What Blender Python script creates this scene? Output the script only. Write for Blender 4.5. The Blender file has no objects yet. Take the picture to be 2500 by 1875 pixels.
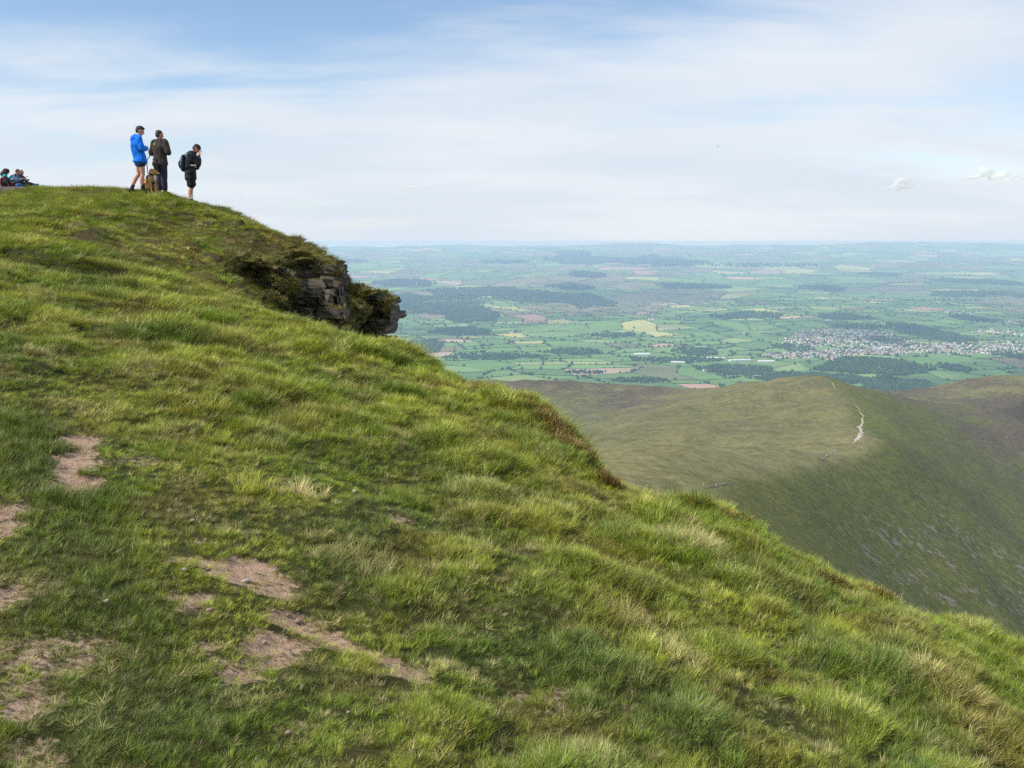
import bpy, bmesh, math, random
import numpy as np
from mathutils import Vector, Matrix

# ------------------------------------------------------------------ camera, sky, sun, exposure
sc = bpy.context.scene
COL = sc.collection
random.seed(7); RNG = np.random.default_rng(7)
F_PX, PX_C, PY_C = 2300.0, 1250.0, 937.5        # focal length in pixels of the 2500 px wide photograph
PITCH = math.atan((PY_C - 590.0) / F_PX)
CAM_Z = 1.6
cam_d = bpy.data.cameras.new('camera'); cam = bpy.data.objects.new('camera', cam_d); COL.objects.link(cam)
cam.location = (0, 0, CAM_Z); cam.rotation_euler = (math.pi/2 - PITCH, 0, 0)
cam_d.sensor_width = 36.0; cam_d.lens = 36.0 * F_PX / 2500.0
cam_d.clip_start = 0.1; cam_d.clip_end = 200000.0
sc.camera = cam
SUN_AZ = math.atan2(-0.91, -0.41)               # sun stands left of and behind the camera
SUN_EL = math.radians(47)
w = bpy.data.worlds.new('World'); sc.world = w; w.use_nodes = True
sun_d = bpy.data.lights.new('sun', 'SUN'); sun_d.energy = 5.0; sun_d.angle = math.radians(0.6); sun_d.color = (1.0, 0.955, 0.88)
sun = bpy.data.objects.new('sun', sun_d); COL.objects.link(sun)
SUN_V = Vector((math.sin(SUN_AZ)*math.cos(SUN_EL), math.cos(SUN_AZ)*math.cos(SUN_EL), math.sin(SUN_EL)))
sun.rotation_euler = SUN_V.to_track_quat('Z', 'Y').to_euler(); sun.location = (0, -20, 60)
vs = sc.view_settings; vs.view_transform = 'Standard'; vs.look = 'None'; vs.gamma = 1.0; vs.exposure = 0.19
vs.use_curve_mapping = False
cy = sc.cycles
cy.use_denoising = False; cy.max_bounces = 6; cy.diffuse_bounces = 3; cy.glossy_bounces = 2
cy.transmission_bounces = 3; cy.volume_bounces = 2; cy.transparent_max_bounces = 8
cy.sample_clamp_indirect = 4.0

def world_nodes():
    nt = w.node_tree; N = nt.nodes; L = nt.links; N.clear()
    def n(t, **k):
        o = N.new(t)
        for a, b in k.items(): setattr(o, a, b)
        return o
    def mth(op, a, b=None, c=None):
        o = n('ShaderNodeMath', operation=op)
        for i, v in enumerate((a, b, c)):
            if v is None: continue
            if isinstance(v, (int, float)): o.inputs[i].default_value = v
            else: L.new(v, o.inputs[i])
        return o.outputs[0]
    def ramp(v, a, b, lo=0.0, hi=1.0, smooth=True):
        o = n('ShaderNodeMapRange', interpolation_type='SMOOTHSTEP' if smooth else 'LINEAR')
        L.new(v, o.inputs['Value']); o.inputs['From Min'].default_value = a; o.inputs['From Max'].default_value = b
        o.inputs['To Min'].default_value = lo; o.inputs['To Max'].default_value = hi
        return o.outputs[0]
    out = n('ShaderNodeOutputWorld'); bg = n('ShaderNodeBackground'); bg.inputs['Strength'].default_value = 0.096
    sky = n('ShaderNodeTexSky', sky_type='NISHITA', sun_disc=False)
    sky.sun_elevation = SUN_EL; sky.sun_rotation = SUN_AZ; sky.altitude = 880; sky.air_density = 1.0
    sky.dust_density = 0.6; sky.ozone_density = 1.6
    tc = n('ShaderNodeTexCoord'); sep = n('ShaderNodeSeparateXYZ'); L.new(tc.outputs['Generated'], sep.inputs[0])
    X, Y, Z = sep.outputs
    zc = mth('MAXIMUM', Z, 0.0); den = mth('ADD', zc, 0.15)
    u = mth('DIVIDE', X, den); v = mth('DIVIDE', Y, den)       # a cloud sheet overhead, seen in perspective
    comb = n('ShaderNodeCombineXYZ'); L.new(u, comb.inputs[0]); L.new(v, comb.inputs[1])
    def noise(scale, detail, rough, vec, loc=(0, 0, 0), sca=(1, 1, 1), rot=0.0, dist=0.0):
        mp = n('ShaderNodeMapping'); mp.inputs['Location'].default_value = loc; mp.inputs['Scale'].default_value = sca
        mp.inputs['Rotation'].default_value = (0, 0, rot)
        L.new(vec, mp.inputs['Vector'])
        t = n('ShaderNodeTexNoise'); t.inputs['Scale'].default_value = scale; t.inputs['Detail'].default_value = detail
        t.inputs['Roughness'].default_value = rough; t.inputs['Distortion'].default_value = dist
        L.new(mp.outputs[0], t.inputs['Vector']); return t.outputs['Fac']
    big = noise(0.42, 3.0, 0.5, comb.outputs[0], loc=(3.9, 1.7, 0), sca=(0.8, 1.0, 1), rot=0.25)
    wisp = noise(1.25, 8.0, 0.56, comb.outputs[0], loc=(7.7, 2.2, 0), sca=(0.55, 1.25, 1), rot=0.18, dist=0.35)
    cov = mth('ADD', mth('MULTIPLY', big, 0.55), mth('MULTIPLY', wisp, 0.55))
    mott = noise(3.2, 6.0, 0.6, comb.outputs[0], loc=(0.3, 5.2, 0), sca=(0.7, 1.2, 1), rot=0.1)
    cov = mth('ADD', cov, mth('MULTIPLY', mth('SUBTRACT', mott, 0.5), 0.16))
    m1 = ramp(cov, 0.385, 0.635)
    low = ramp(zc, 0.0, 0.14, 1.0, 0.10)                      # thicker veil of air and cloud towards the horizon
    mask = mth('MAXIMUM', mth('MINIMUM', mth('ADD', mth('MULTIPLY', m1, 0.86), mth('MULTIPLY', low, 0.85)), 0.97), 0.0)
    shade = noise(0.9, 4.0, 0.55, comb.outputs[0], loc=(2.0, 9.0, 0), sca=(0.6, 1.2, 1))
    cc = n('ShaderNodeMix', data_type='RGBA'); L.new(ramp(shade, 0.35, 0.68), cc.inputs['Factor'])
    cc.inputs['A'].default_value = (6.7, 7.35, 8.2, 1); cc.inputs['B'].default_value = (7.6, 8.1, 8.6, 1)
    hs = n('ShaderNodeHueSaturation'); hs.inputs['Saturation'].default_value = 1.08; hs.inputs['Value'].default_value = 1.45
    L.new(sky.outputs[0], hs.inputs['Color'])
    mx = n('ShaderNodeMix', data_type='RGBA'); L.new(mask, mx.inputs['Factor']); L.new(hs.outputs[0], mx.inputs['A']); L.new(cc.outputs['Result'], mx.inputs['B'])
    L.new(mx.outputs['Result'], bg.inputs['Color']); L.new(bg.outputs[0], out.inputs['Surface'])
world_nodes()

# ------------------------------------------------------------------ helpers
CP, SP = math.cos(PITCH), math.sin(PITCH)
def ray(px, py):
    """direction of a photograph pixel, scaled so that it advances 1 m along y"""
    xc = (np.asarray(px, float) - PX_C) / F_PX; yc = (PY_C - np.asarray(py, float)) / F_PX
    dy = CP + yc*SP; dz = -SP + yc*CP
    return xc/dy, dz/dy
def at(px, py, d):
    lx, lz = ray(px, py)
    return (float(lx*d), float(d), float(CAM_Z + lz*d))

_perm = np.random.default_rng(11).permutation(256); _perm = np.concatenate([_perm, _perm, _perm])
_gr = np.random.default_rng(12).uniform(0, 2*np.pi, 256); _gx, _gy = np.cos(_gr), np.sin(_gr)
def noise2(x, y):
    x = np.asarray(x, float); y = np.asarray(y, float)
    xi = np.floor(x).astype(int); yi = np.floor(y).astype(int); xf = x-xi; yf = y-yi
    u = xf*xf*xf*(xf*(xf*6-15)+10); v = yf*yf*yf*(yf*(yf*6-15)+10)
    def g(i, j, dx, dy):
        h = _perm[(_perm[(xi+i) & 255] + (yi+j)) & 255]
        return _gx[h]*dx + _gy[h]*dy
    a = g(0,0,xf,yf); b = g(1,0,xf-1,yf); c = g(0,1,xf,yf-1); d = g(1,1,xf-1,yf-1)
    return ((a + u*(b-a)) + v*((c + u*(d-c)) - (a + u*(b-a)))) * 1.5
def fbm(x, y, oct=4, gain=0.5, ox=0.0):
    s = 0; a = 1.0
    for k in range(oct):
        s = s + a*noise2(x*2**k + 17.3*k + ox, y*2**k - 9.1*k + 3.7*ox); a *= gain
    return s
def sstep(a, b, x):
    t = np.clip((np.asarray(x, float)-a)/(b-a), 0, 1); return t*t*(3-2*t)
_wr = np.random.default_rng(5).random((64, 64, 4))
def worley(x, y, cell):
    """nearest jittered centre: distance in cells, its position and random numbers"""
    x = np.asarray(x, float)/cell; y = np.asarray(y, float)/cell; xi = np.floor(x).astype(int); yi = np.floor(y).astype(int)
    best = np.full(x.shape, 9.0); bx = np.zeros(x.shape); by = np.zeros(x.shape); h1 = np.zeros(x.shape); h2 = np.zeros(x.shape)
    for i in (-1, 0, 1):
        for j in (-1, 0, 1):
            a = xi+i; b = yi+j; r = _wr[a & 63, b & 63]; cx = a+0.12+0.76*r[..., 0]; cyy = b+0.12+0.76*r[..., 1]
            d = np.hypot(x-cx, y-cyy); k = d < best
            best = np.where(k, d, best); bx = np.where(k, cx, bx); by = np.where(k, cyy, by); h1 = np.where(k, r[..., 2], h1); h2 = np.where(k, r[..., 3], h2)
    return best, bx*cell, by*cell, h1, h2
class TPS:
    def __init__(s, pts, lam=0.0):
        p = np.array(pts, float); s.c = p[:, :2]; s.k = max(np.ptp(s.c[:, 0]), np.ptp(s.c[:, 1])); n = len(p)
        q = s.c/s.k; K = s._phi(np.linalg.norm(q[:, None]-q[None], axis=2)) + lam*np.eye(n)
        P = np.c_[np.ones(n), q]; A = np.zeros((n+3, n+3)); A[:n, :n] = K; A[:n, n:] = P; A[n:, :n] = P.T
        s.w = np.linalg.solve(A, np.r_[p[:, 2], 0, 0, 0])
    @staticmethod
    def _phi(r): return np.where(r > 1e-9, r*r*np.log(np.maximum(r, 1e-9)), 0)
    def __call__(s, x, y):
        x = np.asarray(x, float); sh = x.shape; q = np.c_[x.ravel(), np.asarray(y, float).ravel()]/s.k; c = s.c/s.k; n = len(c)
        out = s.w[n] + q@s.w[n+1:]
        for i in range(n): out = out + s.w[i]*s._phi(np.hypot(q[:, 0]-c[i, 0], q[:, 1]-c[i, 1]))
        return out.reshape(sh)

def link(o, parent=None):
    COL.objects.link(o)
    if parent: o.parent = parent
    return o
def tag(o, label=None, cat=None, group=None, kind=None):
    if label: o['label'] = label
    if cat: o['category'] = cat
    if group: o['group'] = group
    if kind: o['kind'] = kind
    return o
def np_mesh(name, V, quads=None, tris=None, mats=(), mat_idx=None, smooth=False):
    me = bpy.data.meshes.new(name); V = np.asarray(V, np.float32)
    parts = []; starts = []; tot = []
    nq = 0 if quads is None else len(quads); ntr = 0 if tris is None else len(tris)
    loops = np.concatenate([a for a in ((np.asarray(quads, np.int32).ravel() if nq else np.zeros(0, np.int32)),
                                        (np.asarray(tris, np.int32).ravel() if ntr else np.zeros(0, np.int32)))])
    me.vertices.add(len(V)); me.vertices.foreach_set('co', V.ravel())
    me.loops.add(len(loops)); me.loops.foreach_set('vertex_index', loops)
    st = np.concatenate([np.arange(nq)*4, nq*4 + np.arange(ntr)*3]).astype(np.int32)
    me.polygons.add(nq+ntr); me.polygons.foreach_set('loop_start', st)
    if mat_idx is not None: me.polygons.foreach_set('material_index', np.asarray(mat_idx, np.int32))
    me.polygons.foreach_set('use_smooth', np.full(nq+ntr, bool(smooth)))
    for m in mats: me.materials.append(m)
    me.update(calc_edges=True); me.validate()
    return me
def attr(me, name, data, typ='FLOAT', dom='POINT'):
    a = me.attributes.new(name, typ, dom)
    key = {'FLOAT': 'value', 'INT': 'value', 'FLOAT_VECTOR': 'vector', 'FLOAT_COLOR': 'color'}[typ]
    a.data.foreach_set(key, np.ascontiguousarray(data, np.int32 if typ == 'INT' else np.float32).ravel())
def grid_mesh(name, X, Y, Z, mats, smooth=True):
    ny, nx = X.shape
    V = np.stack([X, Y, Z], -1).reshape(-1, 3)
    i = (np.arange(ny-1)[:, None]*nx + np.arange(nx-1)[None]).ravel()
    return np_mesh(name, V, quads=np.stack([i, i+1, i+1+nx, i+nx], 1), mats=mats, smooth=smooth)

# ------------------------------------------------------------------ materials
class MT:
    """small node-tree builder"""
    def __init__(s, name):
        s.m = bpy.data.materials.new(name); s.m.use_nodes = True; s.nt = s.m.node_tree; s.N = s.nt.nodes; s.L = s.nt.links; s.N.clear()
        s.out = s.N.new('ShaderNodeOutputMaterial')
    def put(s, sock, v):
        if isinstance(v, (int, float)): sock.default_value = v
        elif isinstance(v, tuple): sock.default_value = v if len(v) != 3 or sock.type == 'VECTOR' else (*v, 1)
        else: s.L.new(v, sock)
    def math(s, op, a, b=None, c=None):
        o = s.N.new('ShaderNodeMath'); o.operation = op
        for i, v in enumerate((a, b, c)):
            if v is not None: s.put(o.inputs[i], v)
        return o.outputs[0]
    def coord(s, which='Object', sca=None, rot=None):
        o = s.N.new('ShaderNodeTexCoord').outputs[which]
        if sca or rot:
            mp = s.N.new('ShaderNodeMapping'); s.L.new(o, mp.inputs[0])
            if sca: mp.inputs['Scale'].default_value = sca
            if rot: mp.inputs['Rotation'].default_value = rot
            o = mp.outputs[0]
        return o
    def noise(s, vec, scale, detail=4, rough=0.55, dist=0.0, color=False):
        o = s.N.new('ShaderNodeTexNoise'); s.L.new(vec, o.inputs['Vector']); o.inputs['Scale'].default_value = scale
        o.inputs['Detail'].default_value = detail; o.inputs['Roughness'].default_value = rough; o.inputs['Distortion'].default_value = dist
        return o.outputs['Color' if color else 'Fac']
    def ramp(s, v, a, b, lo=0.0, hi=1.0):
        o = s.N.new('ShaderNodeMapRange'); o.interpolation_type = 'SMOOTHSTEP'; s.L.new(v, o.inputs['Value'])
        for k, q in (('From Min', a), ('From Max', b), ('To Min', lo), ('To Max', hi)): o.inputs[k].default_value = q
        return o.outputs[0]
    def mix(s, f, a, b, blend='MIX'):
        o = s.N.new('ShaderNodeMix'); o.data_type = 'RGBA'; o.blend_type = blend
        s.put(o.inputs['Factor'], f); s.put(o.inputs['A'], a); s.put(o.inputs['B'], b); return o.outputs['Result']
    def attr(s, name, inst=False, out='Color'):
        o = s.N.new('ShaderNodeAttribute'); o.attribute_name = name
        if inst: o.attribute_type = 'INSTANCER'
        return o.outputs[out]
    def bump(s, h, strength, dist):
        o = s.N.new('ShaderNodeBump'); s.L.new(h, o.inputs['Height']); o.inputs['Strength'].default_value = strength; o.inputs['Distance'].default_value = dist
        return o.outputs[0]
    def bsdf(s, color, rough=0.9, spec=0.2, normal=None, **k):
        o = s.N.new('ShaderNodeBsdfPrincipled'); s.put(o.inputs['Base Color'], color); s.put(o.inputs['Roughness'], rough)
        o.inputs['Specular IOR Level'].default_value = spec
        if normal is not None: s.L.new(normal, o.inputs['Normal'])
        for a, b in k.items(): s.put(o.inputs[a.replace('_', ' ')], b)
        s.L.new(o.outputs[0], s.out.inputs['Surface']); s.b = o; return s.m
def plain(name, color, rough=0.8, spec=0.25, var=0.12, scale=30.0, bump=0.0, bdist=0.01):
    t = MT(name); c = t.coord(); nz = t.noise(c, scale, 4)
    dark = tuple(x*(1-var) for x in color); light = tuple(min(1, x*(1+var)) for x in color)
    col = t.mix(t.ramp(nz, 0.3, 0.7), dark, light)
    return t.bsdf(col, rough, spec, t.bump(nz, bump, bdist) if bump else None)
# ------------------------------------------------------------------ near hillside (a height field in metres)
def P_near(x):
    x = np.asarray(x, float)
    return np.where(x < 0, 4.2*(1-np.exp(np.minimum(x, 0)*0.25/4.2)), -0.25*x - 0.018*x*x)
EDGE_PX = [(488,697),(561,716),(615,742),(705,767),(791,783),(836,803),(955,832),(1113,900),(1200,935),(1277,966),(1356,1036),(1435,1112),(1500,1152),
           (1571,1184),(1680,1212),(1763,1226),(1921,1330),(2050,1375),(2147,1410),(2226,1478),(2373,1516),(2500,1562)]
def hit_near(px, py, off=0.0):
    lx, lz = ray(px, py); a, b = 0.5, 60.0
    for _ in range(60):
        m = (a+b)/2
        if CAM_Z + lz*m > float(P_near(lx*m)) + off: a = m
        else: b = m
    return float(lx*a), a
_e = [hit_near(*p) for p in EDGE_PX]
_e = [(-14, 15.0), (-9, 13.2), (-6, 12.2)] + _e + [(_e[-1][0]+2.2, _e[-1][1]-2.0), (_e[-1][0]+6, _e[-1][1]-6.5), (_e[-1][0]+20, _e[-1][1]-26)]
EX = np.array([p[0] for p in _e]); EY = np.array([p[1] for p in _e])
_k = np.argsort(EX); EX = EX[_k]; EY = EY[_k]
def crest_dist(x, y):
    """signed distance past the edge of the near slope"""
    yc = np.interp(x, EX, EY); sl = (np.interp(x+0.4, EX, EY) - np.interp(x-0.4, EX, EY))/0.8
    return (y-yc)/np.sqrt(1+sl*sl)
KPTS = [(0,500,28),(110,500,28),(180,490,31),(250,486,30),(335,482,30),(400,488,33),(180,462,40),(651,556,25),(597,529,26),(740,614,23.5),(800,660,25.5),(840,720,25),(800,700,30),(0,600,13.5),(0,545,20),(0,487,36),(0,461,50),(0,475,75),(-500,600,13),(-500,480,40),(-500,470,70),
 (110,590,14),(110,530,21),(110,465,44),(110,475,65),
 (250,632,14),(250,565,19),(250,505,25),(250,459,36),(250,478,50),
 (400,662,15),(400,595,18.5),(400,535,22),(400,475,26),(400,505,38),(335,466,25),
 (560,708,16),(560,645,18.6),(560,575,22),(552,509,26.5),(560,555,35),(466,498,26),(466,496,28.5),
 (700,785,19.3),(700,712,20.3),(700,650,21.5),(690,595,23.6),(700,655,29),(610,545,25.6),
 (800,810,20.1),(800,735,20.9),(800,675,21.9),(790,636,23.2),(800,735,28),
 (850,845,20.5),(850,785,21.0),(850,732,21.9),(850,810,26),
 (925,880,20.9),(925,830,21.2),(920,768,21.7),(935,920,25),
 (985,1000,21.2),(1050,1120,21),(1150,1400,22),(1000,1150,28),(900,1060,33),(750,830,42),(600,690,52),(400,560,60),
 (705,840,16.5),(560,745,13.6),(840,890,17.5),(950,960,16.5),(420,690,13.2),(1050,1250,17.5),(1150,1500,16.5)]
K_tps = TPS([at(*p) for p in KPTS], lam=2e-5)
def smax(a, b, k):
    h = np.clip(0.5 + 0.5*(a-b)/k, 0, 1); return b + (a-b)*h + k*h*(1-h)
def hill_base(x, y):
    x = np.asarray(x, float); y = np.asarray(y, float)
    t = crest_dist(x, y) + 0.05
    u = np.maximum(t, 0); D = 1.35*(np.sqrt(u*u+0.36)-0.6)
    Dm = 0.25 + 90*sstep(-5.0, -2.0, x)
    D = Dm*(1-np.exp(-D/Dm))
    n = P_near(x) - D
    n = n - 0.8*np.maximum(0, y-15)
    k = K_tps(np.minimum(x, -2.3), np.clip(y, 11, 80)) + 0.05 - 2.6*np.maximum(0, x+2.3) - 60*sstep(13.5, 9.5, y)
    k = k - 1.3*np.maximum(0, y - np.interp(x, [-45, -26, -14, -8, -2], [85, 75, 52, 38, 29]))
    # past the right-hand brink everything falls away
    n = np.where(x > 9, n - 0.5*(x-9), n)
    return np.maximum(smax(n, k, 0.25), -70.0)
SOIL = [  # bare earth, pixel x, y, size and strength of each patch in the photograph
 (185,1105,50,34,1),(225,1158,45,24,.9),(165,1075,34,20,.6),(5,1245,42,40,.8),(440,1452,66,30,1),(472,1508,46,18,1),(580,1372,80,16,.9),(655,1388,60,13,.7),(515,1345,34,12,.6),
 (720,1478,60,22,.9),(800,1512,70,26,1),(890,1552,60,26,1),(945,1600,44,18,.85),(600,1592,80,26,.9),(690,1565,50,24,.9),(640,1622,50,14,.7),
 (30,1420,80,90,.55),(60,1560,110,70,.46),(110,1660,90,50,.48),(95,1795,110,30,.62),(25,1835,70,26,.6),(640,1790,70,14,.5),(560,1300,60,18,.35),(720,1800,50,12,.4),(20,492,22,6,1),(60,494,20,3,1),
 (1270,1190,40,14,.35),(1000,1240,50,16,.4),(1180,1390,40,14,.4),(1560,1480,46,22,.5),(1330,1640,60,20,.4),(700,1690,80,18,.35),(960,1660,70,18,.35),(1620,1800,70,24,.4),(1300,1805,50,18,.35),(340,1120,60,20,.3)]
_soil = []
for sx, sy, rx, ry, st in SOIL:
    if sy < 600: p = at(sx, sy, 33.0); d = 33.0; f = 0.12
    else:
        p = hit_near(sx, sy, -0.06); d = p[1]; f = max(0.1, -float(ray(sx, sy)[1]) + 0.12*0)
    _soil.append((p[0], p[1], rx/F_PX*d, ry/F_PX*d/f, st))
def soil_mask(x, y):
    m = np.zeros_like(x); wx = x + 0.13*fbm(x*2.6, y*2.2, 4, 0.6); wy = y + 0.20*fbm(x*2.6+50, y*2.2, 4, 0.6)
    for (cx, cyy, a, b, st) in _soil:
        r = np.sqrt(((wx-cx)/a)**2 + ((wy-cyy)/b)**2)
        m = np.maximum(m, st*(1 - sstep(0.35, 1.45, r)))
    return np.clip(m*(1 + 0.5*fbm(x*7, y*6, 2, ox=91)), 0, 1)
LUSH_P = np.array([hit_near(a, b, -0.06) for a, b in ((60,1000),(110,1180),(190,1340),(265,1470),(300,1620),(330,1760))])
def lush(x, y):
    """a strip of longer, darker grass beside the worn ground at the left"""
    d = np.full(np.shape(x), 9.0)
    for p, q in zip(LUSH_P[:-1], LUSH_P[1:]):
        v = q-p; t = np.clip(((x-p[0])*v[0]+(y-p[1])*v[1])/(v@v), 0, 1); d = np.minimum(d, np.hypot(x-p[0]-t*v[0], y-p[1]-t*v[1]))
    return 1-sstep(0.10, 0.36, d + 0.12*fbm(x*2, y*2, 2, ox=95))
CELL = 0.42
def trod(x, y): return sstep(0.2, -1.2, x + 0.5*fbm(x, y, 2, ox=3))*sstep(6.4, 4.4, y + 0.3*x)
def mound(x, y):
    """0 in the hollows, 1 on top of a tussock"""
    wx = x + 0.10*fbm(x*2.5, y*2.5, 2, ox=71); wy = y + 0.10*fbm(x*2.5, y*2.5, 2, ox=73)
    d, bx, by, h1, h2 = worley(wx, wy*0.8, CELL)
    big = 0.35 + 0.65*h1
    m = np.clip(1 - (d/(0.42+0.30*h1))**2, 0, 1)*big
    return m*(1-0.85*trod(x, y)), h2
def hummock(x, y):
    near = 1 - sstep(11, 15, y)
    far = sstep(14, 18, y)
    h = 0.075*fbm(x*1.0, y*0.85, 3, ox=2.0) + 0.050*mound(x, y)[0] + 0.05*np.abs(fbm(x*2.6, y*2.4, 2, ox=5.0)) - 0.03
    flat = 1 - 0.75*sstep(-0.2, -1.6, x)*sstep(6.5, 4.0, y)     # trodden turf bottom left
    g = 0.16*fbm(x*0.55, y*0.5, 3, ox=8.0) + 0.10*np.abs(fbm(x*1.3, y*1.2, 3, ox=9.0))
    g = g*(1 - 0.75*sstep(22.5, 25.5, y))
    return near*h*flat + far*g
# peat hollows and bitten edges on the knoll
HAGS = [(185,572,20.2,0.55,0.75,0.75),(150,552,21.0,0.35,0.6,0.5),(225,562,0,0.3,0.4,0.4),(610,572,22.2,0.45,0.35,0.35),(555,655,18.5,0.5,0.4,0.4),(330,590,18.5,0.6,0.4,0.22),
        (505,690,17.0,0.7,0.5,0.35),(470,555,21.5,0.6,0.4,0.2),(560,545,23.5,0.7,0.4,0.25),(640,610,22.2,0.5,0.4,0.3)]
def hit_hill(px, py, off=0.0):
    lx, lz = ray(px, py); d = np.arange(13.5, 45, 0.05); k = int(np.argmax(hill_base(lx*d, d) - 0.05 + off > CAM_Z + lz*d)); return float(lx*d[k]), float(d[k])
_hag = [(*hit_hill(a, b), rx, ry, dp) for a, b, d, rx, ry, dp in HAGS]
def hag_mask(x, y):
    m = np.zeros_like(x); wx = x + 0.25*fbm(x*1.6, y*1.6, 3, ox=4); wy = y + 0.25*fbm(x*1.6, y*1.6, 3, ox=6)
    for cx, cyy, rx, ry, dp in _hag: m = np.maximum(m, dp*(1-sstep(0.35, 1.1, np.hypot((wx-cx)/rx, (wy-cyy)/ry))))
    return m
SCARPS = [(182,576,0.46,0.27),(145,554,0.30,0.13),(230,566,0.25,0.12),(470,562,0.3,0.10),(560,560,0.35,0.12),(505,690,0.4,0.12),(415,640,0.35,0.10),(600,575,0.3,0.14)]
_scarp = [(*hit_hill(a, b), rx, h) for a, b, rx, h in SCARPS]
def scarp(x, y):
    """little broken banks of turf: height added, and how bare the face is"""
    z = np.zeros_like(x); m = np.zeros_like(x); q = 0.12*fbm(x*2.2, y*2.2, 3, ox=101)
    for cx, cyy, rx, h in _scarp:
        g = np.exp(-((x-cx)/rx)**4); dy = y-cyy + q + 0.35*((x-cx)/rx)**2
        z = z + h*g*sstep(-0.12, 0.14, dy)*(1-sstep(0.3, 2.2, dy)); m = np.maximum(m, g*(h/0.25)*np.exp(-((dy-0.0)/0.26)**2))
    return z, m
def hill_z(x, y):
    x = np.asarray(x, float); y = np.asarray(y, float)
    return hill_base(x, y) - 0.09 + hummock(x, y) - 0.4*hag_mask(x, y) + scarp(x, y)[0] - 0.03*soil_mask(x, y)

def axis(*segs):
    a = []
    for lo, hi, st in segs: a += list(np.arange(lo, hi-1e-6, st))
    return np.array(a + [segs[-1][1]])
def hillside():
    xs = axis((-75, -26, 1.0), (-26, -8, 0.22), (-8, 5.0, 0.075), (5, 12, 0.3), (12, 40, 1.2))
    ys = axis((-12, 1.5, 0.5), (1.5, 13, 0.075), (13, 30, 0.13), (30, 52, 0.4), (52, 95, 1.4))
    X, Y = np.meshgrid(xs, ys); Z = hill_z(X, Y)
    t = MT('hillside turf and soil'); c = t.coord()
    n1 = t.noise(c, 3.0, 5); n2 = t.noise(c, 34.0, 4, 0.65); n3 = t.noise(c, 0.9, 3); n4 = t.noise(c, 140.0, 3, 0.7)
    thatch = t.mix(t.ramp(n1, 0.35, 0.68), (0.040, 0.048, 0.013), (0.095, 0.078, 0.034))
    thatch = t.mix(t.ramp(n2, 0.4, 0.7), thatch, (0.060, 0.085, 0.020))
    soil = t.mix(t.ramp(n2, 0.3, 0.7), (0.36, 0.235, 0.165), (0.53, 0.38, 0.275))
    soil = t.mix(t.ramp(n4, 0.62, 0.72), soil, (0.17, 0.105, 0.075))
    sm = t.math('ADD', t.attr('soil', out='Fac'), t.math('MULTIPLY', t.math('SUBTRACT', n2, 0.5), 1.3))
    col = t.mix(t.ramp(sm, 0.16, 0.55), thatch, soil)
    peat = t.mix(t.ramp(n2, 0.35, 0.65), (0.012, 0.009, 0.006), (0.034, 0.023, 0.014))
    col = t.mix(t.ramp(t.attr('hag', out='Fac'), 0.08, 0.2), col, peat)
    brown = t.mix(t.ramp(n1, 0.4, 0.62), (0.085, 0.062, 0.026), (0.14, 0.12, 0.045))
    col = t.mix(t.math('MULTIPLY', t.attr('moss', out='Fac'), t.ramp(n3, 0.36, 0.56)), col, brown)
    m = t.bsdf(col, 0.95, 0.1, t.bump(t.math('ADD', n2, n4), 0.9, 0.02))
    me = grid_mesh('hillside', X, Y, Z, [m])
    attr(me, 'soil', soil_mask(X, Y)); attr(me, 'hag', np.maximum(0.3*hag_mask(X, Y), 0.28*scarp(X, Y)[1])); attr(me, 'moss', moss_mask(X, Y))
    o = link(bpy.data.objects.new('hillside', me)); tag(o, 'grassy mountain hillside sloping down to the right', None, kind='structure')
def moss_mask(x, y):
    """the browner, mossier turf near the crag"""
    return sstep(13.5, 16, y)*sstep(29, 25, y)*sstep(-9.5, -6.0, x)
hillside()

# ------------------------------------------------------------------ the long ridge and moors below
MPTS = [  # pixel x, y, distance
 (1600,1215,560),(1777,1206,700),(1843,1184,800),(1951,1157,900),(2060,1140,1000),(2114,1122,1060),(2150,1085,1150),(2125,1050,1300),(2098,990,1560),(2049,942,1780),(1967,915,1930),
 (1913,921,1960),(1843,932,2000),(1760,942,2080),
 (2300,1300,985),(2500,1300,1230),(2500,1530,880),(2000,1330,715),(2200,1450,765),(1800,1290,600),(2400,1420,900),(2330,1200,1150),(2180,1200,1020),(2200,1320,900),
 (2430,1184,1350),(2260,1110,1290),(2350,1130,1400),
 (1500,1062,1480),(1700,1100,1230),(1420,1066,1580),(1600,1040,1560),(1700,1000,1690),(1800,970,1800),(1350,1060,1660),(1600,992,2060),(1480,1022,1900),(1380,1042,1830),(1680,968,2130),(1600,1120,1180),(1700,1040,1500),(1850,1070,1280),(1950,1100,1120),(1900,990,1720),(1960,1040,1480),
 (1408,933,2500),(1300,931,2500),(1100,931,2550),(1571,943,2420),(1640,955,2330),(1430,978,2270),(1250,990,2100),(1530,968,2330),(1350,968,2300),
 (2222,966,2180),(2146,960,2100),(2331,936,2350),(2412,921,2350),(2500,913,2350),(2650,900,2350),(2500,1050,1750),(2400,1005,1900),(2300,1012,1850),(2500,1190,1470),(2700,1150,1700)]
mp = [at(*p) for p in MPTS]
mp += [(20,60,-52),(-200,150,-100),(200,120,-95),(500,350,-330),(800,700,-470),(1000,1000,-460),(60,330,-118),(-150,600,-230),(-250,1200,-330),(-400,1900,-400),
       (-500,2600,-470),(-100,3100,-600),(500,3000,-620),(1000,3100,-640),(1600,3000,-600),(2200,2600,-480),(-600,3500,-730),(200,3600,-745),(1000,3700,-755),(2000,3700,-755),(2600,3300,-700),(2400,1500,-430)]
M_tps = TPS(mp, lam=1e-6)
def mid_base(x, y):
    return M_tps(x, y)
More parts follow.
